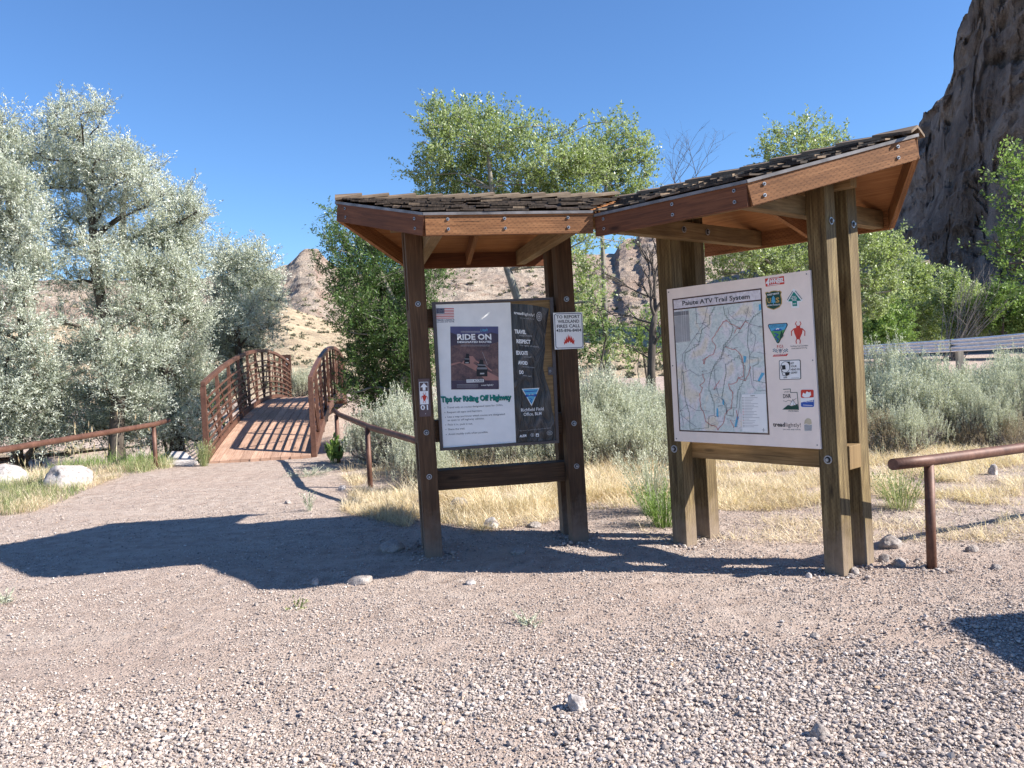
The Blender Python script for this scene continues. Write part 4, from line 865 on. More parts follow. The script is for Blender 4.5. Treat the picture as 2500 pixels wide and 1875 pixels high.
# low road bank behind the sagebrush, carrying the guardrail
def bank():
    xs = np.linspace(4, 60, 120); ys = np.linspace(14, 34, 60); X, Y = np.meshgrid(xs, ys)
    line = 31-(X-12.0)*.95
    lo = np.clip(line, 12, 40); Z = -.05+.62*sstep(-3.2, -.6, Y-lo)+G(X, Y)*.5+.06*n2(X, Y, 1.2, 8)-.3*(1-sstep(-3.6, -2.6, Y-lo))
    V = np.stack([X, Y, Z], -1).reshape(-1, 3); i = np.arange(X.size).reshape(X.shape)
    tag(link('road_bank', mesh_np('road_bank', V, np.stack([i[:-1, :-1], i[:-1, 1:], i[1:, 1:], i[1:, :-1]], -1).reshape(-1, 4), M['dirt'], smooth=True)), kind='structure')
bank()
# ---------------------------------------------------------------- parked car just outside the frame, whose roof shades the gravel at the right
def car():
    x0, x1 = 4.56, 6.28; yb, yf = 4.0, -.6; g = 0
    t = thing('parked_car', ((x0+x1)/2, 1.6, 0), 'dark grey parked car beside the gravel, outside the right edge', 'car')
    paint = plain('car_paint', (.06, .065, .07), .3, .4); glass = plain('car_glass', (.02, .025, .03), .1, 0); tyre = plain('tyre', (.02, .02, .02), .8)
    def hull(levels, mat, name):
        mb = MB(); V = []
        for z, xa, xb, ya, yb_ in levels:
            r = .16
            for cx, cy, a0 in ((xb-r, yb_-r, 0), (xa+r, yb_-r, 90), (xa+r, ya+r, 180), (xb-r, ya+r, 270)):
                for k in range(5): a = R(a0+k*22.5); V.append((cx+r*math.cos(a), cy+r*math.sin(a), z))
        n = 20; F = []
        for l in range(len(levels)-1):
            for k in range(n): F.append((l*n+k, l*n+(k+1) % n, (l+1)*n+(k+1) % n, (l+1)*n+k))
        F.append(tuple(range(n))[::-1]); F.append(tuple((len(levels)-1)*n+k for k in range(n))); return mb.add(V, F).build(name, mat, t, bevel=.02)
    hull([(.32, x0-.06, x1+.06, yf-.7, yb+.1), (.55, x0-.12, x1+.12, yf-.8, yb+.14), (.95, x0-.12, x1+.12, yf-.8, yb+.12), (1.04, x0-.06, x1+.06, yf-.6, yb+.06)], paint, 'body')
    hull([(1.04, x0-.02, x1+.02, .6, yb+.04), (1.66, x0+.06, x1-.06, 1.2, yb-.06)], glass, 'window_band')
    hull([(1.66, x0+.02, x1-.02, 1.1, yb-.02), (1.72, x0, x1, 1.1, yb), (1.76, x0+.06, x1-.06, 1.2, yb-.06)], paint, 'roof')
    for xx in (x0+.02, x1-.02):
        for yy in (3.1, .1):
            w_ = MB().tube([(xx-.12, yy, .34), (xx+.12, yy, .34)], .34, 24).build('wheel', tyre, t); MB().tube([(xx-.125, yy, .34), (xx+.125, yy, .34)], .2, 16).build('rim', M['galv'], w_)
    for xx in (x0+.08, x1-.08): MB().beam((xx, yb+.13, .62), (xx, yb+.13, .92), .14, .04, up=(0, 1, 0)).build('tail_light', M['red'], t)
car()
# ---------------------------------------------------------------- foliage engine
def unit_rows(a): return a/(np.linalg.norm(a, axis=-1, keepdims=True)+1e-9)
def leaves(C, D, l, w, var, fold=0.):
    "diamond leaves: centres C, directions D"
    n = len(C); S = unit_rows(np.cross(D, unit_rows(rng.normal(size=(n, 3))))); l = np.broadcast_to(l, n)[:, None]; w = np.broadcast_to(w, n)[:, None]
    V = np.empty((n, 4, 3)); V[:, 0] = C-D*l*.5; V[:, 1] = C+S*w*.5-D*l*.05; V[:, 2] = C+D*l*.5; V[:, 3] = C-S*w*.5-D*l*.05
    return V.reshape(-1, 3), np.arange(n*4).reshape(n, 4), var
def merge(parts):
    Vs, Fs, vs = [], [], []; o = 0
    for V, F, v in parts: Vs.append(V); Fs.append(F+o); vs.append(v); o += len(V)
    return np.concatenate(Vs), np.concatenate(Fs), np.concatenate(vs)
def blades(base, tip_dir, L, w, bend, var):
    "two-segment tapering strips (quad + quad with narrow tip)"
    n = len(base); tip_dir = unit_rows(tip_dir); side = np.cross(tip_dir, (0, 0, 1.)); side = unit_rows(side+rng.normal(size=(n, 3))*.05)
    L = np.broadcast_to(L, n)[:, None]; w = np.broadcast_to(w, n)[:, None]
    hor = tip_dir*np.array([1, 1, 0]); mid = base+tip_dir*L*.55; tip = base+tip_dir*L*.95+unit_rows(hor+1e-6)*L*bend[:, None]*np.array([1, 1, 0])-np.array([0, 0, 1])*L*bend[:, None]*.35
    V = np.empty((n, 6, 3)); V[:, 0] = base-side*w*.5; V[:, 1] = base+side*w*.5; V[:, 2] = mid+side*w*.4; V[:, 3] = mid-side*w*.4; V[:, 4] = tip+side*w*.08; V[:, 5] = tip-side*w*.08
    i = np.arange(n)[:, None]*6; F = np.concatenate([i+np.array([[0, 1, 2, 3]]), i+np.array([[3, 2, 4, 5]])], 0)
    return V.reshape(-1, 3), F, np.concatenate([var, var])
def limb(mb, a, b, r0, r1, sag=.12, n=7, seed=0):
    a = np.asarray(a, float); b = np.asarray(b, float); L = np.linalg.norm(b-a); r = random.Random(seed)
    k1 = np.array([r.uniform(-1, 1), r.uniform(-1, 1), r.uniform(-.2, 1)])*L*sag; k2 = np.array([r.uniform(-1, 1), r.uniform(-1, 1), r.uniform(-.6, .6)])*L*sag*.6
    P = []
    for i in range(n+1):
        t = i/n; P.append(a*(1-t)+b*t+k1*math.sin(math.pi*t)+k2*math.sin(2*math.pi*t))
    mb.tube(P, [r0+(r1-r0)*(i/n) for i in range(n+1)], 7 if r0 > .03 else 5, cap=False); return P
DM = 10.
LEAFN = [0]
def tree(name, base, trunk, clumps, leafm, barkm, label, cat, leaf=(.07, .018), dens=900, group=None, tr=.12, twigs=3, spray=.45, up=.45, lps=26, branchy=1., spread=.55, RS=1.):
    """clumps: list of (world centre, radius, [density factor]).  trunk: list of world points (root first)."""
    t = thing(name, tuple(base), label, cat, group)
    wb = MB(); tp = [np.asarray(p, float) for p in trunk]; nT = len(tp)
    wb.tube(tp, [tr*(1-.72*i/(nT-1)) for i in range(nT)], 9, cap=False)
    O, D, L, VR = [], [], [], []
    cl = []
    for ci, c in enumerate(clumps):
        cc = np.asarray(c[0], float); r = c[1]*RS; df = c[2] if len(c) > 2 else 1.
        # nearest lower trunk point
        best = min(range(nT), key=lambda i: np.linalg.norm(tp[i]-cc)+(3 if tp[i][2] > cc[2]+.1 else 0)+.25*abs(i-nT*.6))
        rr = tr*(1-.72*best/(nT-1))*.42
        src = tp[best]
        # chain through an already placed clump when that is closer
        for (pc, pr, prr) in cl:
            if np.linalg.norm(pc-cc) < np.linalg.norm(src-cc)*.55 and pc[2] < cc[2]+r*.3: src = pc; rr = prr
        limb(wb, src, cc, max(rr, .014), max(rr*.45, .008), seed=ci*7+1); cl.append((cc, r, max(rr*.5, .012)))
        for k in range(int(round((5+r*4)*branchy))):
            v = rng.normal(size=3); v[2] = abs(v[2])*.9+.1*v[2]; v /= np.linalg.norm(v); e = cc+v*r*rng.uniform(.6, .98)
            limb(wb, cc+v*r*.05*rng.normal(), e, min(max(rr*.3, .006), .012), .003, seed=ci*31+k, n=4)
        n = max(5, int(DM*dens*df*r*r/ (lps)))
        v = unit_rows(rng.normal(size=(n, 3))); rad = rng.random(n)**(1/2.2)*r*(.92+.28*rng.normal(size=n).clip(-1.2, 1.9)); o = cc+v*rad[:, None]*np.array([1, 1, .92])
        d = unit_rows(v*.55+np.array([0, 0, up])+rng.normal(size=(n, 3))*.38)
        O.append(o); D.append(d); L.append(np.full(n, spray)*rng.uniform(.5, 1.25, n)); VR.append(np.full(n, rng.uniform(-.1, .1))+rng.normal(size=n)*.12)
    O = np.concatenate(O); D = np.concatenate(D); L = np.concatenate(L); VR = np.concatenate(VR); n = len(O)
    keep = O[:, 2] > float(base[2])+.05; O, D, L, VR = O[keep], D[keep], L[keep], VR[keep]; n = len(O)
    # twigs
    sel = rng.random(n) < min(1, twigs/3)
    A = O[sel]; B = A+D[sel]*L[sel][:, None]; m = len(A); S = unit_rows(np.cross(D[sel], rng.normal(size=(m, 3))))*.004
    TV = np.stack([A-S, A+S, B+S*.4, B-S*.4], 1).reshape(-1, 3); TF = np.arange(m*4).reshape(m, 4)
    wm = wb.mesh('wood', [barkm], True); link('trunk', wm, t)
    TV_ = (TV, TF, rng.random(m))
    tt = rng.random((n, lps)); bend = unit_rows(rng.normal(size=(n, 1, 3)))*.12
    C = O[:, None]+D[:, None]*(L[:, None]*tt)[..., None]+bend*(tt**2*L[:, None])[..., None]+rng.normal(size=(n, lps, 3))*leaf[0]*.35
    LD = unit_rows(D[:, None]*.7+rng.normal(size=(n, lps, 3))*spread+np.array([0, 0, .1]))
    vr = np.clip(.5+VR[:, None]+rng.normal(size=(n, lps))*.2, 0, 1)
    C = (C+LD*leaf[0]*.4).reshape(-1, 3); LD = LD.reshape(-1, 3); k = len(C)
    V, F, vv = leaves(C, LD, leaf[0]*rng.uniform(.6, 1.25, k), leaf[1]*rng.uniform(.7, 1.3, k), vr.reshape(-1))
    LEAFN[0] += k; nl = len(F); V, F, vv = merge([(V, F, vv), TV_]); link('crown', mesh_np('crown', V, F, [leafm, barkm], var=vv, midx=np.r_[np.zeros(nl, int), np.ones(len(F)-nl, int)]), t)
    return t
def cl(lst, Y, jit=.8):
    "clumps from (px, py, radius px [, density[, Y]]) at depth about Y"
    out = []
    for c in lst:
        y = (c[4] if len(c) > 4 else Y+rng.uniform(-jit, jit)); out.append((at(c[0], c[1], y), c[2]/ppm(y), c[3] if len(c) > 3 else 1.))
    return out
# --- Russian olives on the left
YO = 17.5
def base(px, Y): x = at(px, 900, Y); return np.array([x[0], Y, float(G(x[0], Y))])
b_ = base(20, 17.5)
tree('russian_olive', b_, [b_, at(40, 980, 17.2), at(60, 860, 17), at(50, 740, 16.8), at(40, 620, 16.5), at(20, 480, 16.5), at(5, 350, 16.5)],
     cl([(5, 300, 36), (0, 345, 52), (30, 395, 52), (-20, 450, 80), (50, 470, 50), (10, 560, 80), (80, 560, 42), (40, 640, 70), (-60, 600, 90), (110, 655, 45), (-60, 750, 90, .8), (30, 745, 42, .6), (20, 880, 50, .55), (90, 930, 60, .6), (10, 990, 60, .7), (-60, 920, 90), (150, 1000, 60, .8), (60, 1030, 45, .8), (0, 1040, 60), (120, 1060, 40), (75, 800, 40, .8), (90, 860, 45, .8), (120, 930, 50), (40, 700, 40), (20, 960, 55), (70, 990, 50), (20, 1060, 45), (-20, 820, 50)], 16.2, .6), M['leaf_olive'], M['bark'],
     'silver leaved olive tree cut off by the left edge', 'tree', (.07, .018), 2800, tr=.13, RS=.86, group='silver leaved olive trees by the creek')
b_ = base(250, 17)
tree('russian_olive', b_, [b_, at(290, 960, 17), at(270, 840, 17.1), at(240, 700, 17.2), at(230, 590, 17.3), at(222, 480, 17.4), at(205, 400, 17.4), at(190, 320, 17.5)],
     cl([(158, 262, 27, .9), (138, 285, 24, .8), (185, 285, 22, .8), (225, 268, 26, .9), (250, 275, 20, .8), (240, 310, 22, .7), (120, 315, 24, .7), (165, 330, 36, .8), (205, 345, 34, .8), (84, 335, 22, .8), (95, 375, 34, .8), (140, 385, 42, .9), (185, 400, 40, .9), (235, 390, 36, .9), (275, 385, 34, .9), (305, 372, 24), (250, 440, 48), (290, 430, 36), (170, 450, 44, .9), (120, 460, 42, .8), (330, 385, 26), (355, 415, 30), (345, 455, 36, .9), (315, 500, 32, .8), (360, 505, 32, .8), (250, 510, 44, .9), (190, 540, 44, .8), (110, 530, 40, .7), (160, 600, 42, .8), (230, 620, 46, .9), (300, 590, 44, .9), (270, 680, 50, .9), (190, 690, 44, .7), (340, 650, 46), (260, 770, 50, .8), (340, 760, 56), (150, 790, 36, .5), (220, 870, 50, .85), (300, 880, 60), (380, 870, 50), (210, 970, 50, .9), (290, 985, 56), (360, 980, 50), (250, 1040, 40), (180, 1050, 40), (310, 1060, 36), (370, 1060, 34), (170, 880, 40, .7), (270, 940, 44), (240, 830, 40, .7)], 17.2, .9), M['leaf_olive'], M['bark'],
     'tallest silver leaved olive tree with a ragged twin top, behind the left pipe railing', 'tree', (.07, .018), 2800, tr=.16, RS=.86, group='silver leaved olive trees by the creek')
b_ = base(430, 18.5)
tree('russian_olive', b_, [b_, at(420, 960, 18.5), at(400, 840, 18.5), at(350, 700, 18.5), at(300, 600, 18.6), at(300, 500, 18.6), at(310, 440, 18.7)],
     cl([(375, 460, 24, .8), (395, 478, 24), (405, 500, 26), (425, 470, 18, .8), (450, 482, 22), (462, 500, 22), (480, 520, 20), (470, 540, 30), (495, 545, 18, .7), (440, 550, 36), (400, 555, 40), (370, 600, 44), (430, 600, 44), (465, 590, 32), (475, 630, 28), (490, 645, 20), (420, 660, 52), (370, 690, 50), (470, 700, 44), (420, 750, 56), (480, 780, 52), (400, 830, 54), (460, 870, 58), (390, 920, 50), (450, 950, 54), (420, 1010, 50), (480, 1020, 40, .8), (340, 1030, 40, .8), (500, 930, 36, .8), (440, 1070, 34), (490, 1075, 26), (400, 1075, 30), (350, 900, 44)], 18.4, .8), M['leaf_olive'], M['bark'],
     'broad silver leaved olive tree standing right of the tallest one, left of the bridge', 'tree', (.07, .018), 2800, tr=.17, RS=.86, group='silver leaved olive trees by the creek')
b_ = base(590, 21)
tree('russian_olive', b_, [b_, at(590, 940, 21), at(580, 850, 21), at(575, 760, 21), at(565, 680, 21)],
     cl([(548, 605, 17, .8), (555, 632, 24, .9), (528, 625, 16, .8), (545, 665, 34), (600, 625, 20, .8), (625, 605, 16, .8), (640, 612, 12, .7), (620, 640, 26, .9), (585, 660, 34), (655, 640, 15, .7), (640, 680, 34), (600, 710, 44), (550, 720, 44), (665, 715, 24, .8), (655, 750, 34), (668, 690, 20, .8), (680, 735, 16, .7), (600, 775, 50), (545, 790, 48), (650, 800, 30, .9), (590, 845, 46), (540, 870, 46), (630, 850, 26, .7), (560, 940, 40), (520, 980, 40), (520, 830, 40)], 21, .7), M['leaf_olive'], M['bark'],
     'lower silver leaved olive tree beside the hill peak, behind the left rail of the bridge', 'tree', (.075, .02), 3000, tr=.13, RS=.86, group='silver leaved olive trees by the creek')
# dark-leaved bushes added to stand in for the shaded hollow under the olives
for px, lst, Y, lab, lm in ((60, [(20, 1050, 40), (80, 1060, 36), (60, 1000, 40), (140, 1050, 36), (130, 990, 34)], 18.5, 'added dark leafy bush filling the shaded hollow under the left edge olive', 'leaf_dark'),
    (300, [(220, 1055, 36), (280, 1060, 34), (340, 1055, 36), (300, 1000, 40), (240, 1000, 34)], 19, 'added dark leafy bush filling the shaded hollow behind the left railing post', 'leaf_dark'),
    (460, [(420, 1050, 34), (480, 1050, 34), (450, 1000, 36), (500, 1000, 28)], 19.5, 'added dark leafy bush filling the shaded hollow left of the bridge foot', 'leaf_dark')):
    b_ = base(px, Y); cc = cl(lst, Y, .4); tree('shade_filler_bush', b_, [b_, b_+np.array([0, 0, .3]), cc[-1][0]], cc, M[lm], M['bark'], lab, 'bush', (.08, .024), 700, tr=.05, group='added dark bushes filling the shade along the creek', spread=.8)
# fresh green shrubs seen through the gap between the wings
for px, lst, Y, lab, lm in ((1430, [(1400, 830, 30), (1440, 800, 30), (1440, 850, 34), (1410, 870, 30), (1460, 760, 24, .7), (1480, 820, 28)], 16.5, 'olive green bush behind the fire sign post', 'leaf_dark'),
    (1500, [(1480, 850, 26), (1510, 830, 22), (1520, 870, 26), (1470, 880, 24)], 18, 'loose pale green bush in the middle of the gap between the wings', 'leaf_cotton'),
    (1585, [(1560, 830, 28), (1590, 805, 28), (1570, 860, 28), (1610, 850, 28), (1530, 850, 26), (1560, 790, 20, .8)], 19, 'bright lime green bush behind the dead tree', 'leaf_bright'),
    (1690, [(1660, 830, 34), (1700, 800, 34), (1740, 830, 34), (1800, 820, 34)], 20, 'green bush behind the map board', 'leaf_cotton')):
    b_ = base(px, Y); cc = cl(lst, Y, .4); tree('green_shrub', b_, [b_, b_+np.array([0, 0, .3]), cc[-1][0]], cc, M[lm], M['bark'], lab, 'shrub', (.07, .028), 620, tr=.05, group='green bushes in the gap between the wings', spread=.8)
# --- green trees behind the kiosk
b_ = base(960, 17)
tree('willow_tree', b_, [b_, at(975, 960, 17), at(1000, 860, 17), at(975, 760, 17), at(935, 680, 17), at(900, 600, 17), at(850, 540, 17)],
     cl([(812, 520, 14, .7), (822, 548, 18, .8), (806, 575, 14, .7), (840, 580, 28, .8), (812, 610, 22, .8), (850, 630, 36), (795, 660, 16, .7), (900, 620, 44), (940, 640, 44), (880, 680, 46), (825, 690, 26, .8), (930, 720, 56), (860, 750, 40), (830, 730, 22, .6), (990, 700, 56), (900, 800, 52), (960, 800, 58), (850, 810, 28, .8), (1020, 780, 56), (1060, 680, 34, .8), (900, 870, 46), (960, 880, 54), (870, 880, 30, .9), (1020, 870, 50), (890, 940, 44), (950, 950, 52), (1010, 940, 46), (850, 960, 22, .8), (920, 1000, 40), (1085, 660, 24, .7)], 17, .7), M['leaf_dark'], M['bark_pale'],
     'dark green bushy willow between the bridge and the left kiosk wing', 'tree', (.075, .022), 2100, tr=.09, spread=.7)
b_ = base(1290, 19)
tree('cottonwood_tree', b_, [b_, at(1290, 860, 19), at(1275, 760, 19), at(1240, 660, 19), at(1215, 560, 19), at(1200, 460, 19), at(1190, 360, 19)],
     cl([(1048, 302, 20, .8), (1060, 275, 20, .9), (1090, 290, 28), (1122, 262, 15, .9), (1128, 290, 26), (1070, 330, 32), (1040, 350, 16, .8), (1010, 420, 18, .7), (1035, 400, 22, .8), (1070, 390, 36), (1110, 340, 44), (1160, 310, 36), (1185, 285, 20, .9), (1215, 300, 28), (1165, 370, 48), (1220, 360, 46), (1120, 420, 46), (1200, 430, 46), (1265, 330, 26), (1285, 310, 18, .9), (1275, 380, 40), (1320, 345, 24), (1345, 318, 14, .8), (1330, 390, 34), (1370, 350, 18, .8), (1385, 320, 10, .7), (1375, 390, 22, .8), (1290, 440, 44), (1350, 440, 44), (1060, 450, 44), (1420, 430, 34), (1100, 490, 46), (1180, 490, 46), (1260, 490, 46), (1340, 490, 46), (1400, 480, 44), (1140, 540, 40, .5), (1330, 540, 40, .6), (1410, 400, 34), (1430, 370, 22, .8), (1400, 360, 22, .8), (1450, 400, 30, .9), (1560, 355, 12, .01), (1480, 300, 14, .01), (1380, 560, 40, .6), (1420, 590, 30, .7), (1400, 640, 30, .9), (1440, 660, 26, .8), (1420, 710, 34, 1), (1405, 770, 36, 1), (1450, 740, 26, .8), (1330, 620, 26, .4), (1440, 800, 34, 1), (1490, 590, 14, .5), (1525, 590, 12, .4)], 19, .8), M['leaf_cotton'], M['bark_pale'],
     'tall light green cottonwood behind the gap between the two kiosk roofs', 'tree', (.08, .036), 950, tr=.14, spread=.75, spray=.48, up=.6, group='light green cottonwoods behind the kiosk')
b_ = base(1500, 22)
tree('cottonwood_tree', b_, [b_, at(1480, 860, 22), at(1475, 700, 22), at(1470, 560, 22), at(1480, 450, 22), at(1500, 360, 22)],
     cl([(1440, 375, 24), (1425, 400, 24), (1465, 345, 20, .9), (1490, 325, 16, .9), (1520, 300, 14, .9), (1525, 330, 20), (1550, 345, 16, .8), (1500, 360, 28), (1545, 370, 24), (1470, 400, 34), (1520, 400, 34), (1560, 400, 26, .9), (1575, 365, 12, .7), (1590, 390, 12, .6), (1500, 440, 34), (1575, 430, 20), (1460, 450, 36), (1510, 480, 36), (1560, 470, 30), (1430, 420, 28), (1420, 500, 30), (1470, 520, 30, .7)], 22, .5), M['leaf_cotton'], M['bark_pale'],
     'light green cottonwood top rising just left of the bare branches', 'tree', (.085, .038), 850, tr=.1, spread=.75, spray=.45, up=.6, group='light green cottonwoods behind the kiosk')
b_ = base(1960, 20)
tree('cottonwood_tree', b_, [b_, at(1950, 860, 20), at(1930, 700, 20), at(1935, 560, 20), at(1945, 450, 20), at(1960, 350, 20)],
     cl([(1905, 325, 9, .9), (1895, 345, 14), (1875, 368, 12, .9), (1968, 298, 9, .9), (1978, 315, 13), (1945, 335, 16), (2010, 325, 9, .9), (2025, 342, 11, .9), (1925, 362, 20), (1985, 345, 20), (2045, 345, 7, .8), (1950, 390, 36), (2050, 340, 16, .8), (2000, 380, 36), (1870, 385, 24), (1900, 430, 40), (1970, 450, 44), (1920, 510, 40), (1990, 530, 40), (1730, 600, 34, .8), (1780, 610, 44, .9), (1840, 620, 48), (1900, 630, 48), (1950, 650, 44), (1770, 670, 40, .8), (1860, 670, 40), (2120, 590, 36), (2165, 600, 34), (2190, 625, 22, .9), (2140, 640, 44), (2180, 660, 34), (2130, 700, 44), (2175, 710, 30), (2120, 760, 40), (2060, 640, 40), (2060, 720, 40)], 20, .8), M['leaf_cotton'], M['bark_pale'],
     'light green cottonwood behind the right kiosk wing, its tip above the roof', 'tree', (.08, .036), 950, tr=.13, spread=.75, spray=.45, up=.6, group='light green cottonwoods behind the kiosk')
# --- bright green shrubs beyond the guardrail
for (px, lst, Y, lab, lm) in ((2170, [(2150, 790, 36), (2130, 820, 30), (2180, 830, 34), (2160, 760, 26), (2200, 790, 28)], 29, 'bright green round shrub against the right kiosk posts, beyond the guardrail', 'leaf_bright'),
    (2250, [(2225, 650, 16), (2250, 670, 24), (2215, 690, 34), (2260, 720, 38), (2210, 750, 40), (2270, 770, 40), (2240, 810, 36), (2290, 820, 30)], 33, 'tall leafy green shrub with grey twigs beyond the guardrail, below the canyon wall', 'leaf_cotton'),
    (2340, [(2320, 690, 26), (2350, 720, 34), (2310, 740, 34), (2370, 760, 38), (2330, 790, 40), (2380, 810, 30)], 31, 'rounded green shrub in the middle of the row beyond the guardrail', 'leaf_cotton'),
    (2450, [(2440, 720, 24), (2420, 760, 34), (2470, 750, 34), (2500, 730, 26), (2450, 800, 34), (2510, 790, 44), (2560, 760, 50)], 30, 'green shrub beyond the guardrail at the right edge', 'leaf_bright')):
    b_ = base(px, Y); cc = cl(lst, Y, .5)
    tree('green_shrub', b_, [b_, cc[0][0]*.3+b_*.7, cc[0][0]*.7+b_*.3+np.array([.1, 0, 0]), cc[0][0]], cc, M[lm], M['bark'], lab, 'shrub', (.12, .05), 800, tr=.07, group='green shrubs beyond the guardrail', spread=.8)
# right edge tree, trunk out of frame
b_ = base(2640, 13)
tree('elm_tree', b_, [b_, at(2640, 800, 13), at(2620, 650, 13), at(2600, 520, 13), at(2580, 400, 13)],
     cl([(2452, 395, 16, .8), (2440, 405, 8, .6), (2478, 410, 20), (2500, 390, 18), (2470, 440, 18, .8), (2500, 450, 30), (2480, 490, 20, .9), (2465, 500, 12, .7), (2510, 520, 32), (2490, 570, 22, .9), (2430, 590, 16, .7), (2455, 600, 20, .8), (2490, 620, 28), (2440, 640, 14, .7), (2470, 660, 26, .8), (2510, 680, 32), (2560, 420, 60), (2570, 560, 60), (2570, 680, 50)], 13, .4), M['leaf_bright'], M['bark'],
     'bright green tree reaching in from the right edge before the canyon wall', 'tree', (.07, .03), 1000, tr=.12, spread=.7)
# --- bare dead tree behind the kiosk gap
def dead_tree():
    Y = 14.5; b = at(1588, 940, Y); b[2] = float(G(b[0], Y)); t = thing('dead_tree', tuple(b), 'bare dark dead tree with twisted branches in the gap left of the map board', 'tree')
    tb = MB(); tr = [b, at(1590, 900, Y), at(1592, 850, Y), at(1594, 800, Y), at(1600, 770, Y)]; tb.tube(tr, [.085, .075, .07, .065, .055], 9)
    br = MB()
    def go(p, q, r, depth, sd):
        P = limb(br, p, q, r, r*.45, .1, 6, sd); 
        if depth <= 0: return
        rn = random.Random(sd*13+depth)
        for k in range(4 if depth > 1 else 5):
            s = P[rn.randint(2, 6)]; d = (np.asarray(q)-np.asarray(p)); L = np.linalg.norm(d)*rn.uniform(.35, .62); d = d/np.linalg.norm(d)+np.array([rn.uniform(-.9, .9), rn.uniform(-.6, .6), rn.uniform(-.35, .7)]); d /= np.linalg.norm(d)
            go(s, s+d*L, r*.5, depth-1, sd*5+k+1)
    for i, (a, c, r) in enumerate((((1600, 770), (1610, 640), .04), ((1600, 775), (1585, 690), .035), ((1585, 690), (1560, 575), .022), ((1610, 640), (1580, 560), .02), ((1595, 790), (1500, 770), .02), ((1600, 730), (1520, 690), .02), ((1520, 690), (1470, 660), .012), ((1596, 820), (1560, 790), .02), ((1600, 760), (1650, 700), .03), ((1594, 850), (1630, 800), .025), ((1592, 880), (1560, 860), .02), ((1592, 870), (1625, 860), .02), ((1560, 575), (1645, 440), .012), ((1645, 440), (1645, 350), .005), ((1645, 440), (1690, 345), .006), ((1610, 640), (1700, 430), .012), ((1700, 430), (1742, 345), .006), ((1700, 430), (1655, 380), .004))):
        go(at(*a, Y), at(*c, Y+random.uniform(-.2, .2)), r, 2, i+3)
    link('trunk', tb.mesh('trunk', [M['bark']], True), t); link('branch', br.mesh('branch', [M['bark']], True), t)
dead_tree()
# grey dead brush in the shrubs at the right
def twig_bush(px, py, Y, r, label, n=46):
    c = at(px, py, Y); b = np.array([c[0]-.2, c[1], float(G(c[0], c[1]))]); t = thing('bare_brush', tuple(b), label, 'bush'); m = MB()
    H = c[2]+r*.5-b[2]
    for i in range(n):
        d = np.array([rng.uniform(.05, .75), rng.normal()*.25, rng.uniform(.8, 1.)]); d /= np.linalg.norm(d); L = H*rng.uniform(.75, 1.08)
        P = limb(m, b+rng.normal(size=3)*np.array([.08, .08, 0]), b+d*L, .02, .004, .06, 6, i)
        for k in range(3): q = P[3+k]; e = unit_rows((d+rng.normal(size=3)*.35)[None])[0]; limb(m, q, q+e*L*rng.uniform(.12, .25), .006, .002, .08, 3, i*7+k)
    link('twigs', m.mesh('twigs', [M['twig']], True), t)
twig_bush(2320, 680, 30, .8, 'spray of bare grey twigs sticking out above the green shrubs on the right')
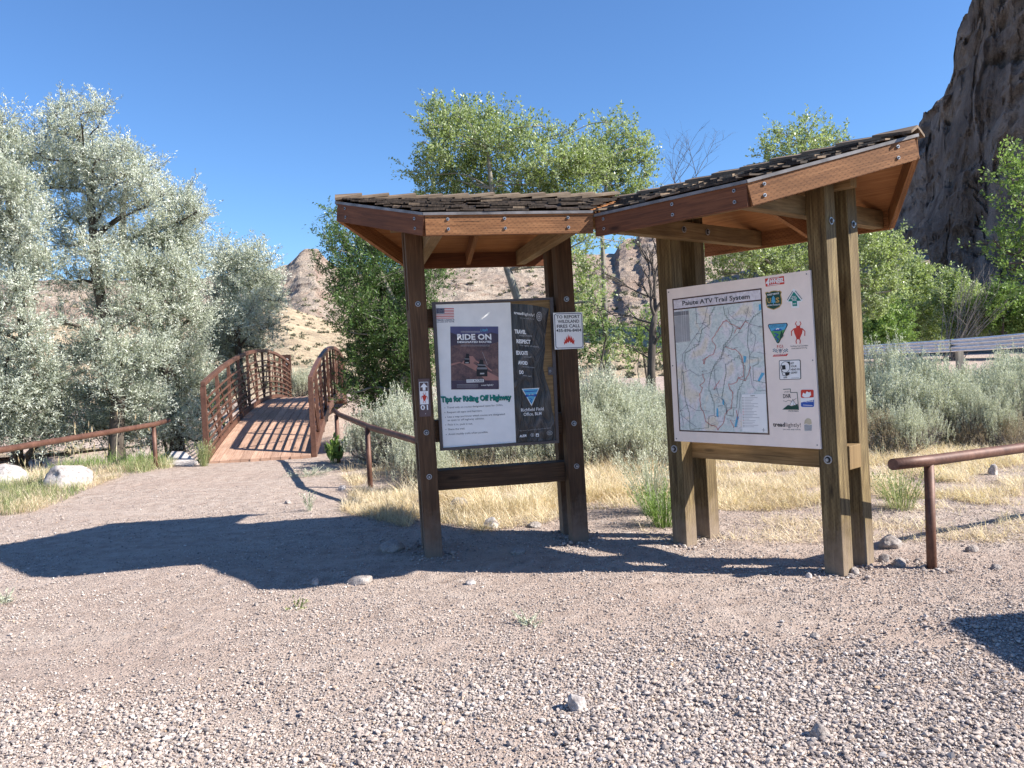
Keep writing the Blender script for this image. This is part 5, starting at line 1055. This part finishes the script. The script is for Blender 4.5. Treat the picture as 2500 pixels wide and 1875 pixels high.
# ---------------------------------------------------------------- sagebrush
def sage_mesh(seed, stems=260, h=1.2, w=1.0, lm='leaf_sage', lp0=26):
    r_ = np.random.default_rng(seed); global rng; keep = rng; rng = r_
    n = stems; K_ = 17; cth = r_.uniform(0, 2*math.pi, K_); crd = r_.random(K_)**.5; ch = r_.uniform(.74, 1.08, K_); ci = r_.integers(0, K_, n)
    cx = np.cos(cth)*crd; cy = np.sin(cth)*crd; sp = r_.normal(size=(n, 2))*.17; X = cx[ci]+sp[:, 0]; Y = cy[ci]+sp[:, 1]; rad = np.hypot(X, Y).clip(0, 1.25)
    root = np.stack([X*w*.16, Y*w*.16, np.zeros(n)], 1)
    hh = h*(1-.42*rad**2)*ch[ci]*r_.uniform(.88, 1.04, n)*(1-.9*(sp**2).sum(1)*4)
    tip = np.stack([X*w*.58, Y*w*.58, hh], 1)+r_.normal(size=(n, 3))*.03
    mid = root*.5+tip*.5+np.stack([X*w*.12, Y*w*.12, -hh*.05], 1)
    wood = MB()
    for i in range(0, n, 3): wood.tube([root[i]-np.array([0, 0, .05]), mid[i], mid[i]*.35+tip[i]*.65], [.014, .008, .004], 4, cap=False)
    # upright flower-like sprigs: several per stem
    ns = 5; P0 = []; PD = []; PL = []
    for k in range(ns):
        f = r_.uniform(.3, .9, n)[:, None]; p = mid*(1-f)+tip*f+r_.normal(size=(n, 3))*.05; d = unit_rows((tip-mid)*.8+np.array([0, 0, .42*h])+r_.normal(size=(n, 3))*.09); P0.append(p); PD.append(d); PL.append(r_.uniform(.12, .26, n)*h/1.2)
    P0 = np.concatenate(P0); PD = np.concatenate(PD); PL = np.concatenate(PL); m = len(P0); lp = lp0
    t = r_.random((m, lp)); C = P0[:, None]+PD[:, None]*(PL[:, None]*t)[..., None]+r_.normal(size=(m, lp, 3))*.009
    D = unit_rows(PD[:, None]+r_.normal(size=(m, lp, 3))*.30); var = np.clip(.22+.5*t+r_.normal(size=(m, 1))*.16+r_.normal(size=(m, lp))*.14, 0, 1)
    k = m*lp; V, F, vv = leaves(C.reshape(-1, 3), D.reshape(-1, 3), r_.uniform(.018, .038, k), r_.uniform(.006, .010, k), var.reshape(-1))
    # woody dead twigs in the skirt
    q = int(n*2.5); a = r_.uniform(0, 6.28, q); rd = r_.random(q)**.5*w*.5; B = np.stack([np.cos(a)*rd, np.sin(a)*rd, r_.uniform(.02, .45*h, q)], 1); Dd = unit_rows(np.stack([np.cos(a), np.sin(a), r_.uniform(.0, 1.2, q)], 1)+r_.normal(size=(q, 3))*.5); S = unit_rows(np.cross(Dd, r_.normal(size=(q, 3))))*.0035; E_ = B+Dd*r_.uniform(.1, .3, q)[:, None]
    TV = np.stack([B-S, B+S, E_+S*.4, E_-S*.4], 1).reshape(-1, 3)
    rng = keep
    nl = len(F); V, F, vv = merge([(V, F, vv), (TV, np.arange(q*4).reshape(q, 4), np.full(q, .5))])
    fm = mesh_np('foliage', V, F, [M[lm], M['twig']], var=vv, midx=np.r_[np.zeros(nl, int), np.ones(q, int)])
    return fm, wood.mesh('stems', [M['twig']], True)
SM = [sage_mesh(100+i, st, h, w_) for i, (st, h, w_) in enumerate(((300, 1.2, 1.25), (260, 1.35, 1.0), (330, 1.05, 1.5), (240, 1.2, 1.1)))]
SM.append(sage_mesh(141, 260, .95, 1.3, 'leaf_brown', 12))
sage = [ # px, py(base), Y, scale, proto, label
 (2150, 0, 12.2, 1.18, 0, 'sagebrush touching the right kiosk post, in front of the guardrail'), (2235, 0, 13.0, 1.16, 1, 'upright pale sagebrush second from the right kiosk post'), (2300, 0, 12.4, 1.0, 2, 'low spreading sagebrush just above the open end of the right pipe railing'),
 (2355, 0, 14.6, .8, 3, 'sagebrush with a dark gap behind it, in front of the guardrail posts'), (2420, 0, 12.8, 1.02, 0, 'dense pale sagebrush right of the dark gap'), (2490, 0, 12.0, 1.0, 1, 'sagebrush at the right edge above the pipe railing'), (2460, 0, 14.2, 1.0, 2, 'sagebrush at the back of the right group, against the guardrail'), (2560, 0, 13.0, 1.02, 3, 'sagebrush cut by the right edge'),
 (2190, 0, 14.8, 1.25, 3, 'tall sagebrush at the back, below the left end of the guardrail'), (2270, 0, 15.0, 1.15, 0, 'sagebrush at the back, below the middle of the guardrail'), (2440, 0, 13.6, 1.15, 3, 'sagebrush below the right end of the guardrail, behind the dense pale one'), (2520, 0, 14.0, 1.2, 0, 'tall sagebrush at the back, at the right edge under the guardrail'),
 (2465, 0, 11.2, .5, 4, 'dry brown bush in front of the sagebrush at the right edge'), (2385, 0, 11.4, .48, 4, 'dry brown bush behind the right pipe railing, left of another brown one'), (2140, 0, 11.2, .7, 4, 'brown woody bush at the foot of the right kiosk posts'), (1500, 0, 10.9, .55, 4, 'low brown woody bush in front of the sagebrush in the gap'),
 (2200, 0, 11.3, .72, 2, 'smaller greyish sagebrush at the foot of the right group'), (2390, 0, 11.6, .7, 1, 'small shaded sagebrush behind the right pipe railing'),
 (2100, 0, 14.5, 1.2, 0, 'sagebrush seen between the right pair of kiosk posts'),
 (1440, 0, 11.6, 1.15, 1, 'tall sagebrush right beside the fire sign post'), (1475, 0, 10.9, .9, 2, 'broad sagebrush in front of the one beside the fire sign post'), (1540, 0, 12.0, .98, 3, 'pale sagebrush in the middle of the gap between the kiosk wings'), (1590, 0, 11.3, .92, 0, 'sagebrush left of the map board post, in the gap'), (1620, 0, 13.2, 1.0, 1, 'sagebrush behind the left posts of the map board'), (1520, 0, 13.8, 1.05, 0, 'sagebrush at the back of the gap, by the dead tree'),
 (1390, 0, 11.0, .9, 3, 'sagebrush behind the inner post of the left kiosk wing'), (1320, 0, 11.4, .8, 2, 'sagebrush below the right part of the notice case'), (1230, 0, 11.0, .78, 0, 'sagebrush below the middle of the notice case'), (1145, 0, 11.2, .82, 1, 'sagebrush below the left part of the notice case'), (1060, 0, 11.4, .9, 2, 'sagebrush behind the outer post of the left kiosk wing'),
 (1012, 0, 9.9, .62, 3, 'sagebrush left of the kiosk, just under the sloping pipe railing'), (968, 0, 12.6, 1.0, 0, 'pale tall sagebrush above the sloping pipe railing'), (1010, 0, 12.8, 1.15, 1, 'sagebrush between the willow and the left kiosk post'), (935, 0, 13.6, .6, 2, 'sagebrush right of the bridge end, behind the sloping railing'),
 (1450, 0, 15.0, 1.25, 3, 'tall sagebrush at the back of the gap, nearest the fire sign'), (1560, 0, 15.5, 1.2, 2, 'sagebrush at the back of the gap, under the lime green bush'), (1495, 0, 12.6, .85, 1, 'small sagebrush in the middle of the gap between the wings'),
 (735, 0, 27.5, 1.3, 1, 'sagebrush at the far end of the bridge, right of the marker post'), (1700, 0, 13.5, 1.0, 2, 'sagebrush hidden mostly by the map board'), (1900, 0, 14.2, 1.05, 3, 'sagebrush behind the map board, near its right post')]
for i, (px, _, Y, s, pr, lab) in enumerate(sage):
    x = at(px, 900, Y)[0]; z = float(G(x, Y)); t = thing('sagebrush', (x, Y, z), lab, 'shrub', 'sagebrush around the kiosk', rz=rng.uniform(0, 6.28)); t.scale = (s*rng.uniform(.85, 1.1), s*rng.uniform(.85, 1.1), s*rng.uniform(.82, 1.08))
    for nm_, me in zip(('foliage', 'stems'), SM[pr]): o = bpy.data.objects.new(nm_, me); COL.objects.link(o); o.parent = t
# green rabbitbrush at the foot of the map board post, and a leafy weed by the bridge
def small_bush(px, py, Y, h, w_, matk, n, name, label, cat, leaf=(.035, .006), bend=.2):
    b = gnd(px, py, 0.) if Y is None else at(px, py, Y); b[2] = float(G(b[0], b[1])); t = thing(name, tuple(b), label, cat)
    th = rng.uniform(0, 6.28, n); r = rng.random(n)**.6; base_ = np.stack([np.cos(th)*r*w_*.25, np.sin(th)*r*w_*.25, np.zeros(n)], 1)+b; d = np.stack([np.cos(th)*r*w_*.5, np.sin(th)*r*w_*.5, np.full(n, h)], 1)+rng.normal(size=(n, 3))*.04
    V1, F1, v1 = blades(base_, d, np.linalg.norm(d, axis=1)*rng.uniform(.6, 1.05, n), min(leaf[1], .007), rng.random(n)*bend, np.clip(rng.normal(size=n)*.2+.5, 0, 1))
    k = 9; tt = rng.uniform(.25, 1, (n, k)); dn = unit_rows(d); C = base_[:, None]+d[:, None]*tt[..., None]*.95; D = unit_rows(dn[:, None]+rng.normal(size=(n, k, 3))*.45)
    V2, F2, v2 = leaves(C.reshape(-1, 3), D.reshape(-1, 3), leaf[0]*rng.uniform(.6, 1.3, n*k), leaf[1]*1.4, np.clip(rng.normal(size=n*k)*.22+.5, 0, 1))
    V, F, vv = merge([(V1, F1, v1), (V2, F2, v2)]); link('foliage', mesh_np('foliage', V, F, M[matk], var=vv), t); return t
small_bush(1622, 1288, None, .36, .40, 'leaf_bright', 150, 'rabbitbrush', 'bright green feathery bush at the foot of the left map board post', 'shrub')
small_bush(1600, 1255, None, .66, .62, 'leaf_sage', 220, 'rabbitbrush', 'pale green feathery bush behind the bright green one by the map board post', 'shrub')
small_bush(2200, 1245, None, .36, .5, 'leaf_grass', 110, 'weed', 'thin green broom-like weed in dry grass right of the kiosk', 'plant')
small_bush(812, 1110, 13.1, .42, .4, 'leaf_bright', 18, 'weed', 'broad leaved bright green weed beside the right foot of the bridge', 'plant', leaf=(.13, .045))
small_bush(498, 1138, 13.3, .42, .3, 'leaf_grass', 90, 'grass_tuft', 'green grass tuft at the left foot of the bridge', 'grass')
small_bush(755, 1250, None, .22, .1, 'leaf_sage', 20, 'weed', 'single pale weed sprig standing on the path in the rail shadow', 'plant')
small_bush(755, 1160, None, .07, .6, 'leaf_sage', 90, 'weed', 'low grey green weed patch on the path near the bridge', 'plant')
small_bush(1295, 1525, None, .03, .13, 'leaf_sage', 22, 'weed', 'tiny green weed in the middle of the gravel foreground', 'plant')
small_bush(728, 1482, None, .02, .14, 'leaf_grass', 18, 'weed', 'tiny flat weed on the path in front of the kiosk shadow', 'plant')
small_bush(5, 1470, None, .06, .12, 'leaf_sage', 30, 'weed', 'small weed tuft on the path at the left edge', 'plant')
# ---------------------------------------------------------------- grass as ground cover
def scatter_poly(poly_px, n):
    P = np.array([gnd(*p)[:2] for p in poly_px]); lo, hi = P.min(0), P.max(0); out = np.zeros((0, 2))
    while len(out) < n:
        q = rng.uniform(lo, hi, (n*2, 2)); ins = np.zeros(len(q), bool); j = len(P)-1
        for i in range(len(P)):
            c = ((P[i, 1] > q[:, 1]) != (P[j, 1] > q[:, 1])) & (q[:, 0] < (P[j, 0]-P[i, 0])*(q[:, 1]-P[i, 1])/(P[j, 1]-P[i, 1]+1e-9)+P[i, 0]); ins ^= c; j = i
        out = np.concatenate([out, q[ins]])
    return out[:n]
def grass(name, poly, n, h, w_, mat, label=None, flop=.5, clump=.35, thr=-.15, seed=0, fl=None):
    q = scatter_poly(poly, int(n*1.8)); m = n2(q[:, 0], q[:, 1], clump, 70+seed, 2); q = q[m > thr+rng.normal(size=len(q))*.12][:n]; k = len(q)
    base_ = np.stack([q[:, 0], q[:, 1], G(q[:, 0], q[:, 1])-.01], 1); lean = rng.normal(size=(k, 2))*flop+np.stack([n2(q[:, 0], q[:, 1], .5, 81), n2(q[:, 0], q[:, 1], .5, 93)], 1)*flop*1.6
    d = np.concatenate([lean, np.ones((k, 1))], 1); L = h*rng.uniform(.45, 1.15, k)*(1+.5*n2(q[:, 0], q[:, 1], .6, 77)); edge = np.clip(.5+.5*n2(q[:, 0], q[:, 1], .8, 55+seed), .1, 1)
    var = np.clip(.5+rng.normal(size=k)*.2+n2(q[:, 0], q[:, 1], .7, 61+seed)*.35, 0, 1); V, F, vv = blades(base_, d, L, w_, rng.random(k)*.5, var); parts = [(V, F, vv)]
    o = tag(link(name, mesh_np(name, V, F, M[mat], var=vv)), label, 'grass', kind='stuff'); return o
# straw coloured grass strip behind and between the kiosk wings
strip_poly = [(860, 1265), (1000, 1262), (1130, 1290), (1180, 1302), (1330, 1285), (1400, 1255), (1600, 1235), (1800, 1245), (2000, 1250), (2180, 1245), (2500, 1235), (2500, 1080), (2150, 1095), (1850, 1110), (1500, 1130), (1200, 1130), (1000, 1130), (830, 1150), (870, 1200)]
grass('dry_grass', strip_poly, 60000, .19, .005, 'leaf_dry', 'straw coloured dry grass behind and between the kiosk wings', 1., .45, .0, 1)
grass('dry_grass', [(980, 1240), (1150, 1270), (1330, 1262), (1420, 1230), (1600, 1215), (1600, 1120), (1000, 1130)], 26000, .34, .005, 'leaf_dry', 'taller straw grass below the notice case', .6, .4, -.1, 4)
grass('grass_litter', [(1600, 1330), (2000, 1330), (2500, 1330), (2500, 1230), (1700, 1230), (1500, 1240)], 5000, .16, .005, 'leaf_dry', 'thin flattened straw litter at the edge of the bare dirt', 1.6, .4, .0, 2)
grass('grass_litter', [(830, 1250), (1000, 1290), (1030, 1260), (1000, 1200), (860, 1200)], 5000, .2, .005, 'leaf_dry', 'straw left of the kiosk at the edge of the shadow', .9, .4, -.1, 6)
# left verge
vp = [(-60, 1260), (0, 1262), (60, 1258), (130, 1238), (200, 1205), (300, 1168), (420, 1146), (430, 1128), (300, 1118), (0, 1110), (-200, 1110)]
grass('verge_grass', vp, 26000, .2, .005, 'leaf_dry', 'yellow dry grass on the left verge', .8, .5, -.1, 11)
grass('verge_grass', vp, 13000, .28, .006, 'leaf_grass', 'mixed green grass on the left verge', .5, .4, .08, 15)
grass('creek_grass', [(60, 1140), (230, 1150), (400, 1140), (400, 1112), (250, 1100), (60, 1105)], 5000, .38, .008, 'leaf_bright', 'fresh green grass by the creek, behind the white boulder', .3, .3, -.3, 21)
# reeds with pale seed heads along the left railing
def reeds():
    n = 260; q = scatter_poly([(-40, 1135), (200, 1140), (380, 1128), (400, 1095), (150, 1085), (-40, 1090)], n); k = len(q); b = np.stack([q[:, 0], q[:, 1], G(q[:, 0], q[:, 1])], 1); d = np.concatenate([rng.normal(size=(k, 2))*.13, np.ones((k, 1))], 1); L = rng.uniform(.75, 1.25, k)
    V, F, v = blades(b, d, L, .008, rng.random(k)*.1, rng.uniform(.3, .9, k)); tip = b+unit_rows(d)*L[:, None]*.93
    V2, F2, v2 = leaves(np.repeat(tip, 4, 0), np.repeat(unit_rows(d), 4, 0), .15, .022, rng.uniform(.2, .6, k*4)); V, F, v = merge([(V, F, v), (V2, F2, v2)])
    tag(link('reeds', mesh_np('reeds', V, F, M['leaf_dry'], var=v)), 'reeds with pale seed heads behind the left pipe railing', 'reeds', kind='stuff')
reeds()
# scrub dotted over the far slopes
def hill_scrub(name, P, nr, u0, u1, n, r, label, mat='scrub', lf=26):
    k = P.shape[1]; i = rng.integers(int(nr*u0), int(nr*u1), n); j = rng.integers(0, k, n); c = P[i, j]; rad = r*rng.uniform(.4, 1.3, n)
    v = unit_rows(rng.normal(size=(n, lf, 3))); v[..., 2] = np.abs(v[..., 2]); C = c[:, None]+v*rad[:, None, None]*rng.random((n, lf, 1))**.5*np.array([1, 1, .75]); D = unit_rows(v+rng.normal(size=v.shape)*.6+np.array([0, 0, .5]))
    var = np.clip(rng.uniform(.1, .9, n)[:, None]+rng.normal(size=(n, lf))*.12, 0, 1); V, F, vv = leaves(C.reshape(-1, 3), D.reshape(-1, 3), np.repeat(rad, lf)*.7, np.repeat(rad, lf)*.35, var.reshape(-1))
    tag(link(name, mesh_np(name, V, F, M[mat], var=vv)), label, 'scrub', kind='stuff')
hill_scrub('slope_scrub', SP, 110, .0, 1., 3400, .27, 'grey green scrub dotted over the grassy slope')
hill_scrub('hill_scrub', HP, 230, .15, .95, 2200, .75, 'small dark bushes dotted over the rocky hill')
# ---------------------------------------------------------------- stones
_ico = None
def ico():
    global _ico
    if _ico is None:
        import bmesh
        bm = bmesh.new(); bmesh.ops.create_icosphere(bm, subdivisions=1, radius=1); bm.verts.ensure_lookup_table(); _ico = (np.array([v.co[:] for v in bm.verts]), np.array([[v.index for v in f.verts] for f in bm.faces])); bm.free()
        bm = bmesh.new(); bmesh.ops.create_icosphere(bm, subdivisions=4, radius=1); _ico += (np.array([v.co[:] for v in bm.verts]), np.array([[v.index for v in f.verts] for f in bm.faces])); bm.free()
    return _ico
def pebbles(name, xy, size, label, seed, squash=.6, sink=.25):
    v0, f0 = ico()[:2]; n = len(xy); m = len(v0); r_ = np.random.default_rng(seed)
    K_ = 24; protos = np.stack([v0*(1+r_.normal(size=(m, 1))*.17)*np.array([1, r_.uniform(.55, .95), r_.uniform(.4, .7)]) for _ in range(K_)])
    pi = r_.integers(0, K_, n); a = r_.uniform(0, 6.28, n); tilt = r_.normal(size=n)*.3; ca, sa = np.cos(a), np.sin(a); ct, st = np.cos(tilt), np.sin(tilt)
    P = protos[pi]*size[:, None, None]*.5
    y2 = P[..., 1]*ct[:, None]-P[..., 2]*st[:, None]; z2 = P[..., 1]*st[:, None]+P[..., 2]*ct[:, None]; x2 = P[..., 0]
    X = x2*ca[:, None]-y2*sa[:, None]+xy[:, None, 0]; Y = x2*sa[:, None]+y2*ca[:, None]+xy[:, None, 1]
    g = G(xy[:, 0], xy[:, 1])+.007*n2(xy[:, 0], xy[:, 1], .16, 9, 3); Z = z2+(g+size*(.5*.6-sink*.5))[:, None]+(r_.random(n)*size*.25)[:, None]
    V = np.stack([X, Y, Z], -1).reshape(-1, 3); F = (f0[None]+(np.arange(n)*m)[:, None, None]).reshape(-1, 3)
    var = np.repeat(np.clip(r_.random(n), 0, 1), len(f0))
    tag(link(name, mesh_np(name, V, F, M['pebble'], var=var, smooth=False)), label, 'gravel', kind='stuff')
# coarse gravel in the foreground: dense band with a ragged far edge
n = 360000; q = np.stack([rng.uniform(-5.2, 5.2, n), rng.uniform(2.75, 5.1, n)], 1)
edge = 4.18+.10*q[:, 0]+.22*n2(q[:, 0], q[:, 1]*.7, .9, 201)+.12*n2(q[:, 0], q[:, 1], .25, 202)
dens = np.clip((edge+.25-q[:, 1])/.75, 0, 1)**1.3*np.clip(.62+2.1*n2(q[:, 0], q[:, 1], .5, 203), .12, 1)
q = q[rng.random(len(q)) < dens*1.1]; sz = np.clip(rng.lognormal(math.log(.0095), .5, len(q)), .004, .034)
pebbles('coarse_gravel', q, sz, 'loose grey and cream gravel covering the foreground', 5)
n = 260000; Y_ = 2.9+8*rng.random(n)**1.5; q = np.stack([rng.uniform(-1, 1, n)*(Y_*.68+.3), Y_], 1); dn = np.clip(.7+1.3*n2(q[:, 0], q[:, 1], .7, 208), .2, 1)*(1-.6*sstep(8.5, 10, Y_)); q = q[rng.random(n) < dn]
pebbles('fine_gravel', q, np.clip(rng.lognormal(math.log(.0078), .42, len(q)), .003, .022), 'fine grit scattered over the dirt path', 6)
n = 450; Y_ = 3.+8*rng.random(n); q = np.stack([rng.uniform(-1, 1, n)*(Y_*.66), Y_], 1); pebbles('scattered_pebbles', q, np.clip(rng.lognormal(math.log(.016), .42, n), .008, .045), 'loose pebbles scattered over the dirt path', 8)
# dirt clods and small stones heaped at the feet of the posts
q = []
for k in (1, 2):
    for t_ in (KP[k]['a1'], KP[k]['a2']):
        for sg in (1, -1):
            c = U(k, t_, sg*(KG/2+PS/2), 0)[:2]; a = rng.uniform(0, 6.28, 130); r = .085+np.abs(rng.normal(size=130))*.085; q.append(c+np.stack([np.cos(a)*r, np.sin(a)*r], 1))
c = gnd(2275, 1390)[:2]; a = rng.uniform(0, 6.28, 90); r = .04+np.abs(rng.normal(size=90))*.08; q.append(c+np.stack([np.cos(a)*r, np.sin(a)*r], 1)); q = np.concatenate(q)
pebbles('post_foot_gravel', q, np.clip(rng.lognormal(math.log(.016), .45, len(q)), .006, .05), 'dirt clods and small stones heaped at the post feet', 12)
def rock(px, py, wpx, hpx, label, mat='stone', seed=1, Y=None, group=None, name='rock', cat='rock'):
    v, f = ico()[2:]; p = gnd(px, py) if Y is None else at(px, py, Y); p[2] = float(G(p[0], p[1])); s = 1/ppm(p[1]); a = wpx*s/2; h = hpx*s
    r_ = np.random.default_rng(seed); P = v*(1+.30*fbm(v*1.3+seed*3.1, 4, seed)[:, None]+.10*fbm(v*4+seed, 3, seed+5, True)[:, None])
    for _ in range(7):   # chipped facets
        d = unit_rows(r_.normal(size=(1, 3)))[0]; c = r_.uniform(.62, .9); e = P@d-c; P = P-np.clip(e, 0, None)[:, None]*d*.85
    P = P*np.array([a, a*.8, h*.75]); P[:, 2] += h*.25
    o = link(name, mesh_np(name, P, f, M[mat], smooth=True)); o.location = tuple(p); return tag(o, label, cat, group)
g_ = 'stones lying about the path'
rock(172, 1190, 108, 56, 'large white boulder in the left verge grass, under the pipe railing', 'boulder', 3, group='white boulders in the verge'); rock(15, 1185, 105, 54, 'white boulder at the left edge behind verge grass', 'boulder', 8, group='white boulders in the verge')
rock(330, 1120, 80, 40, 'low shaded grey boulder by the creek left of the railing post', 'stone', 12, group='creek boulders'); rock(380, 1095, 90, 50, 'rounded boulder half hidden in shade behind the left railing post', 'stone', 14, group='creek boulders')
rock(1122, 1250, 42, 34, 'rough stone at the edge of the straw grass behind the left kiosk wing', 'boulder', 21, group=g_); rock(1201, 1292, 34, 26, 'rounded pale stone nearest the straw grass under the notice case', 'boulder', 22, group=g_); rock(1306, 1290, 36, 12, 'flat whitish stone left of the inner kiosk posts', 'stone', 23, group=g_)
rock(1264, 1350, 38, 16, 'smooth flat stone in the kiosk shadow', 'stone', 24, group=g_); rock(958, 1345, 66, 24, 'broad flat stone in shadow beside the outer left post', 'stone', 25, group=g_); rock(884, 1420, 66, 18, 'broad pale rock barely breaking the path left of the kiosk', 'stone', 26, group=g_)
rock(770, 1426, 24, 18, 'small angular stone at the edge of the kiosk shadow', 'boulder', 27, group=g_); rock(1148, 1422, 28, 12, 'pale flat stone in front of the notice case', 'boulder', 28, group=g_); rock(1407, 1735, 46, 44, 'fist sized rough stone on the coarse gravel', 'boulder', 29, group=g_); rock(2003, 1800, 46, 30, 'dark grey stone on the gravel at lower right', 'stone', 30, group=g_)
rock(2172, 1342, 60, 34, 'dirt covered stone behind the right kiosk posts', 'stone', 31, group=g_); rock(2160, 1375, 26, 18, 'angular brown stone left of the right railing post', 'stone', 32, group=g_); rock(2195, 1385, 34, 20, 'squat brown stone next to the angular one, beside the railing post', 'stone', 33, group=g_); rock(2088, 1404, 22, 18, 'rounded stone against the right kiosk post', 'stone', 34, group=g_)
rock(1973, 1412, 18, 12, 'small white stone left of the right kiosk post', 'boulder', 35, group=g_); rock(2432, 1394, 24, 12, 'lone stone on the dirt right of the railing post', 'stone', 36, group=g_); rock(2372, 1352, 28, 16, 'stone in the dirt above the lone one, right of the railing post', 'stone', 37, group=g_); rock(2425, 1160, 24, 24, 'upright pale stone in the straw behind the right railing', 'boulder', 38, group=g_)
rock(835, 1193, 24, 12, 'pale stone beside the middle railing post', 'boulder', 39, group=g_); rock(704, 1231, 18, 9, 'small stone on the path left of the rail shadow', 'stone', 40, group=g_); rock(626, 1480, 12, 8, 'tiny round stone in the left foreground', 'stone', 41, group=g_); rock(1990, 1555, 24, 12, 'dark lens shaped stone at the right end of the gravel edge', 'stone', 42, group=g_)
# pale slab by the left foot of the bridge
p = gnd(440, 1132); P_ = [at(398, 1140, 13.5), at(470, 1140, 13.3), at(484, 1132, 13.6), at(452, 1116, 14.6), at(420, 1118, 14.7)]
for v_ in P_: v_[2] = .05+(v_[1]-13.4)*.08
o = MB().prism(P_, (0, 0, -.25)).build('stone_slab', M['boulder'], bevel=.015); tag(o, 'pale flat slab at the left foot of the bridge crossed by rail shadows', 'slab')
bpy.context.view_layer.update()
print('LEAVES', LEAFN[0])
